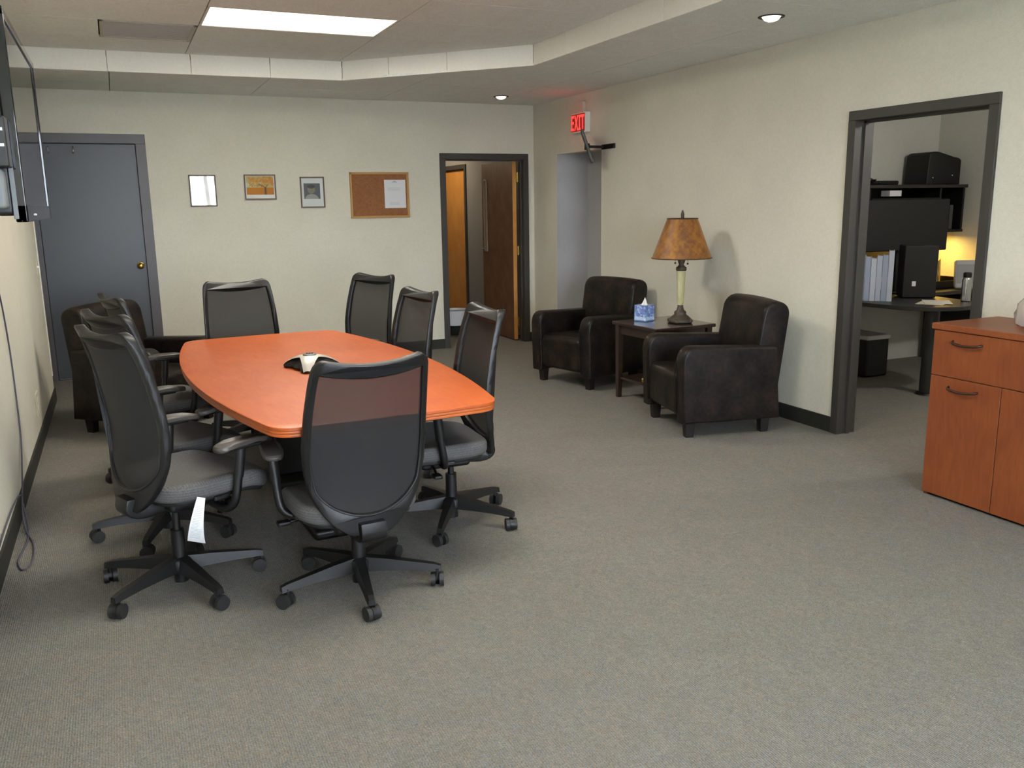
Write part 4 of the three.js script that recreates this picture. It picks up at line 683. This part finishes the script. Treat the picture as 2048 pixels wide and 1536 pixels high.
for (let i = 0; i < 6; i++) {
  const b = thing('binder', ['pale blue binder at the doorway end of the binder row', 'grey blue binder second from the doorway end of the binder row', 'whitish binder third from the doorway end of the binder row', 'pale blue binder fourth from the doorway end of the binder row', 'grey blue binder second from the computer in the binder row', 'tallest whitish binder next to the computer in the binder row'][i], 'binder', [1.235 + i * 0.029, 0.7385, 3.62 + i * 0.031], -0.82, 'pale binders on the office desk'); const h = [0.36, 0.35, 0.34, 0.36, 0.37, 0.40][i];
  mesh('spine', rbox(-0.02, 0.02, 0, h, 0.108, 0.113, 0.002), binderM[i % 3], b); mesh('cover', rbox(-0.02, -0.0165, 0, h, -0.113, 0.112, 0.001), binderM[i % 3], b); mesh('cover', rbox(0.0165, 0.02, 0, h, -0.113, 0.112, 0.001), binderM[i % 3], b); mesh('pages', rbox(-0.016, 0.016, 0.004, h - 0.006, -0.105, 0.107, 0.002), M.paper, b);
}
const folderC = [0xe0b24a, 0xe6c163, 0xd9cf9a, 0xeadfb6];
for (let i = 0; i < 5; i++) tagged(mesh('file_folder', rbox(-0.004, 0.004, 0, 0.23 + 0.015 * (i % 3), -0.14, 0.14, 0.001, 1).rotateZ(-0.12 + 0.04 * i).rotateY(-0.9).translate(2.50 + i * 0.033, 0.752, 3.2), std({ color: folderC[i % 4], roughness: 0.8 })), ['deep yellow file folder nearest the paper stack in the desk sorter', 'bright yellow file folder second from the paper stack in the sorter', 'khaki file folder in the middle of the desk sorter', 'cream file folder second from the desk phone in the sorter', 'deep yellow file folder nearest the desk phone in the sorter'][i], 'folder', 'file folders in the desk sorter');
{
  const t = thing('desk_sorter', 'low black tray under the file folders on the office desk', 'tray', [2.57, 0.738, 3.2], 0);
  mesh('tray', join([rbox(-0.2, 0.2, 0, 0.012, -0.16, 0.16, 0.004), rbox(-0.2, 0.2, 0, 0.07, -0.16, -0.148, 0.004), rbox(-0.2, 0.2, 0, 0.07, 0.148, 0.16, 0.004), rbox(-0.2, -0.188, 0, 0.09, -0.16, 0.16, 0.004), rbox(0.188, 0.2, 0, 0.09, -0.16, 0.16, 0.004)]), M.black, t);
  tagged(mesh('paper_stack', rbox(-0.11, 0.11, 0, 0.09, -0.14, 0.14, 0.003).translate(2.08, 0.7385, 3.02), M.paper), 'stack of white paper on the office desk under the hutch', 'paper');
  const ph = thing('desk_phone', 'pale grey desk phone leaning behind the flask in the office', 'desk phone', [2.62, 0.738, 3.48], -0.6);
  mesh('body', rbox(-0.09, 0.09, 0.004, 0.26, -0.02, 0.03, 0.02, 3).rotateX(-0.2), std({ color: 0xb5b6b8, roughness: 0.6 }), ph); mesh('face_plate', rbox(-0.07, 0.07, 0.05, 0.22, 0.03, 0.034, 0.002).rotateX(-0.2), std({ color: 0x9a9ca2, roughness: 0.6 }), ph);
}
{
  const t = thing('flask', 'slim steel vacuum flask standing on the office desk edge', 'flask', [1.8, 0.739, 4.15]);
  mesh('body', lathe([[0, 0], [0.034, 0], [0.036, 0.006], [0.036, 0.17], [0.03, 0.18], [0.028, 0.19]], 28), M.chrome, t); mesh('cap', lathe([[0.028, 0.188], [0.031, 0.192], [0.031, 0.22], [0.026, 0.228], [0, 0.229]], 28), M.black, t);
  const p = thing('desk_papers', 'loose pale papers spread on the office desk edge', 'paper', [1.5, 0.7385, 4.1], 0.5);
  mesh('sheet', rbox(-0.14, 0.14, 0, 0.003, -0.1, 0.1, 0.001, 1), std({ color: 0xcfcabb, roughness: 0.8 }), p); mesh('sheet', rbox(-0.14, 0.14, 0.0035, 0.006, -0.1, 0.1, 0.001, 1).rotateY(0.3).translate(0.05, 0, 0.02), std({ color: 0xd7d4c8, roughness: 0.8 }), p);
}
{ // things on top of the hutch
  const t = thing('printer', 'black compact printer on top of the office hutch', 'printer', [2.65, 1.666, 3.0], -0.1);
  const s = new THREE.Shape(); s.moveTo(-0.17, 0); s.lineTo(0.19, 0); s.lineTo(0.19, 0.2); s.quadraticCurveTo(0.18, 0.22, 0.12, 0.225); s.lineTo(-0.06, 0.27); s.quadraticCurveTo(-0.15, 0.28, -0.16, 0.24); s.closePath();
  mesh('case', toCreasedNormals(new THREE.ExtrudeGeometry(s, { depth: 0.26, bevelEnabled: true, bevelThickness: 0.012, bevelSize: 0.01, bevelSegments: 3 }).translate(0, 0.01, -0.13), 0.6), M.black, t);
  mesh('panel_light', new THREE.SphereGeometry(0.008, 10, 8).translate(0.1, 0.08, 0.145), M.chrome, t); mesh('panel_light', new THREE.SphereGeometry(0.008, 10, 8).translate(-0.12, 0.06, 0.145), M.chrome, t);
  const c = thing('cable_heap', 'tangle of dark cables lying on top of the office hutch', 'cables', [1.6, 1.6665, 3.02]);
  for (let k = 0; k < 5; k++) { const pts = []; for (let i = 0; i < 9; i++) pts.push([-0.4 + i * 0.085 + rnd() * 0.05, 0.01 + (i % 2) * (0.03 + rnd() * 0.09 * (k < 2 ? 1 : 0.2)), (rnd() - 0.5) * 0.2]); mesh('cable', tube(pts, 0.006, 50, 6), k === 1 ? std({ color: 0x8f9a5c, roughness: 0.6 }) : M.black, c); }
  const r = thing('router', 'flat black router lying beside the printer on the hutch', 'router', [2.13, 1.666, 2.92]); mesh('case', rbox(-0.12, 0.12, 0.003, 0.04, -0.08, 0.08, 0.01), M.black, r); mesh('antenna', tube([[-0.1, 0.03, -0.06], [-0.12, 0.1, -0.06]], 0.005, 4, 6), M.black, r);
}
[[0xd2d6dc, 0.27, 0.03], [0xb7bcc9, 0.25, 0.07], [0xa58a55, 0.24, 0.03], [0x4a4a48, 0.22, 0.04]].reduce((x, [c, h, w], i) => { tagged(mesh('book', rbox(0, w, 0, h, -0.2, 0, 0.003, 1).translate(x, 1.261, 3.14), std({ color: c, roughness: 0.7 })), ['thin white book', 'thick pale blue book', 'tan book', 'dark grey book'][i] + ' standing in the end bay of the hutch', 'book', 'books in the hutch'); return x + w + 0.012; }, 2.6);
tagged(mesh('notepad', rbox(-0.07, 0.07, 0, 0.05, -0.05, 0.05, 0.003).translate(1.98, 1.5655, 3.17), M.paper), 'white notepad block on the shelf above the hutch doors', 'notepad');
{
  const t = thing('waste_bin', 'black waste bin with a pale liner under the office desk', 'waste bin', [1.72, 0, 3.2], 0);
  mesh('body', join([rbox(-0.13, 0.13, 0.004, 0.36, -0.19, 0.19, 0.02)]), M.black, t); mesh('liner', rbox(-0.137, 0.137, 0.335, 0.375, -0.197, 0.197, 0.012), std({ color: 0xc8c9d0, roughness: 0.6 }), t);
}
// ---------------------------------------------------------------- outdoors behind the camera (seen only in reflections)
struct('ground', metric(box(-30, 30, -0.35, -0.16, ZR + 0.16, 60)), std({ color: 0xbcbab4, roughness: 1 }), 'pale ground outside the rear window', 'ground');
{
  const t = thing('young_tree', 'young tree with a slim trunk outside the rear window', 'tree', [-2.02, -0.16, 15.2]);
  mesh('trunk', tube([[0.05, 0, 0], [0.03, 1.2, 0], [-0.02, 2.0, 0.02], [-0.06, 3.0, 0], [-0.05, 4.2, 0.05]], 0.05, 30, 10), std({ color: 0x5b534b, roughness: 0.9 }), t);
  const br = [[[0.01, 1.75], [0.22, 1.95], [0.42, 2.02]], [[-0.02, 2.1], [0.25, 2.45], [0.5, 2.5]], [[-0.03, 2.3], [-0.3, 2.6], [-0.5, 2.9]], [[-0.05, 2.8], [0.3, 3.2], [0.5, 3.5]]];
  for (const b of br) mesh('branch', tube(b.map(([x, y], i) => [x, y, 0.05 * i]), 0.014, 12, 6), std({ color: 0x5b534b, roughness: 0.9 }), t);
  const lf = new THREE.PlaneGeometry(0.06, 0.035, 2, 1); bend(lf, v => { v.z = 0.3 * v.x * v.x * 10; }); const all = [];
  for (let i = 0; i < 420; i++) { const b = br[i % 4], k = rnd(), a = b[1], c = b[2]; const g = lf.clone(); g.rotateZ(rnd() * 6).rotateY(rnd() * 6).rotateX(rnd() * 2).translate(a[0] + (c[0] - a[0]) * k + (rnd() - 0.5) * 0.3, a[1] + (c[1] - a[1]) * k + (rnd() - 0.5) * 0.26, (rnd() - 0.5) * 0.3 + 0.1); all.push(g); }
  const lv = mesh('leaves', join(all), std({ color: 0x5d7a4a, roughness: 0.8, side: THREE.DoubleSide }), t); lv.userData.kind = 'stuff';
}
scene.traverse(o => { if (o.isMesh) { o.castShadow = true; o.receiveShadow = true; } });
renderer.render(scene, camera);
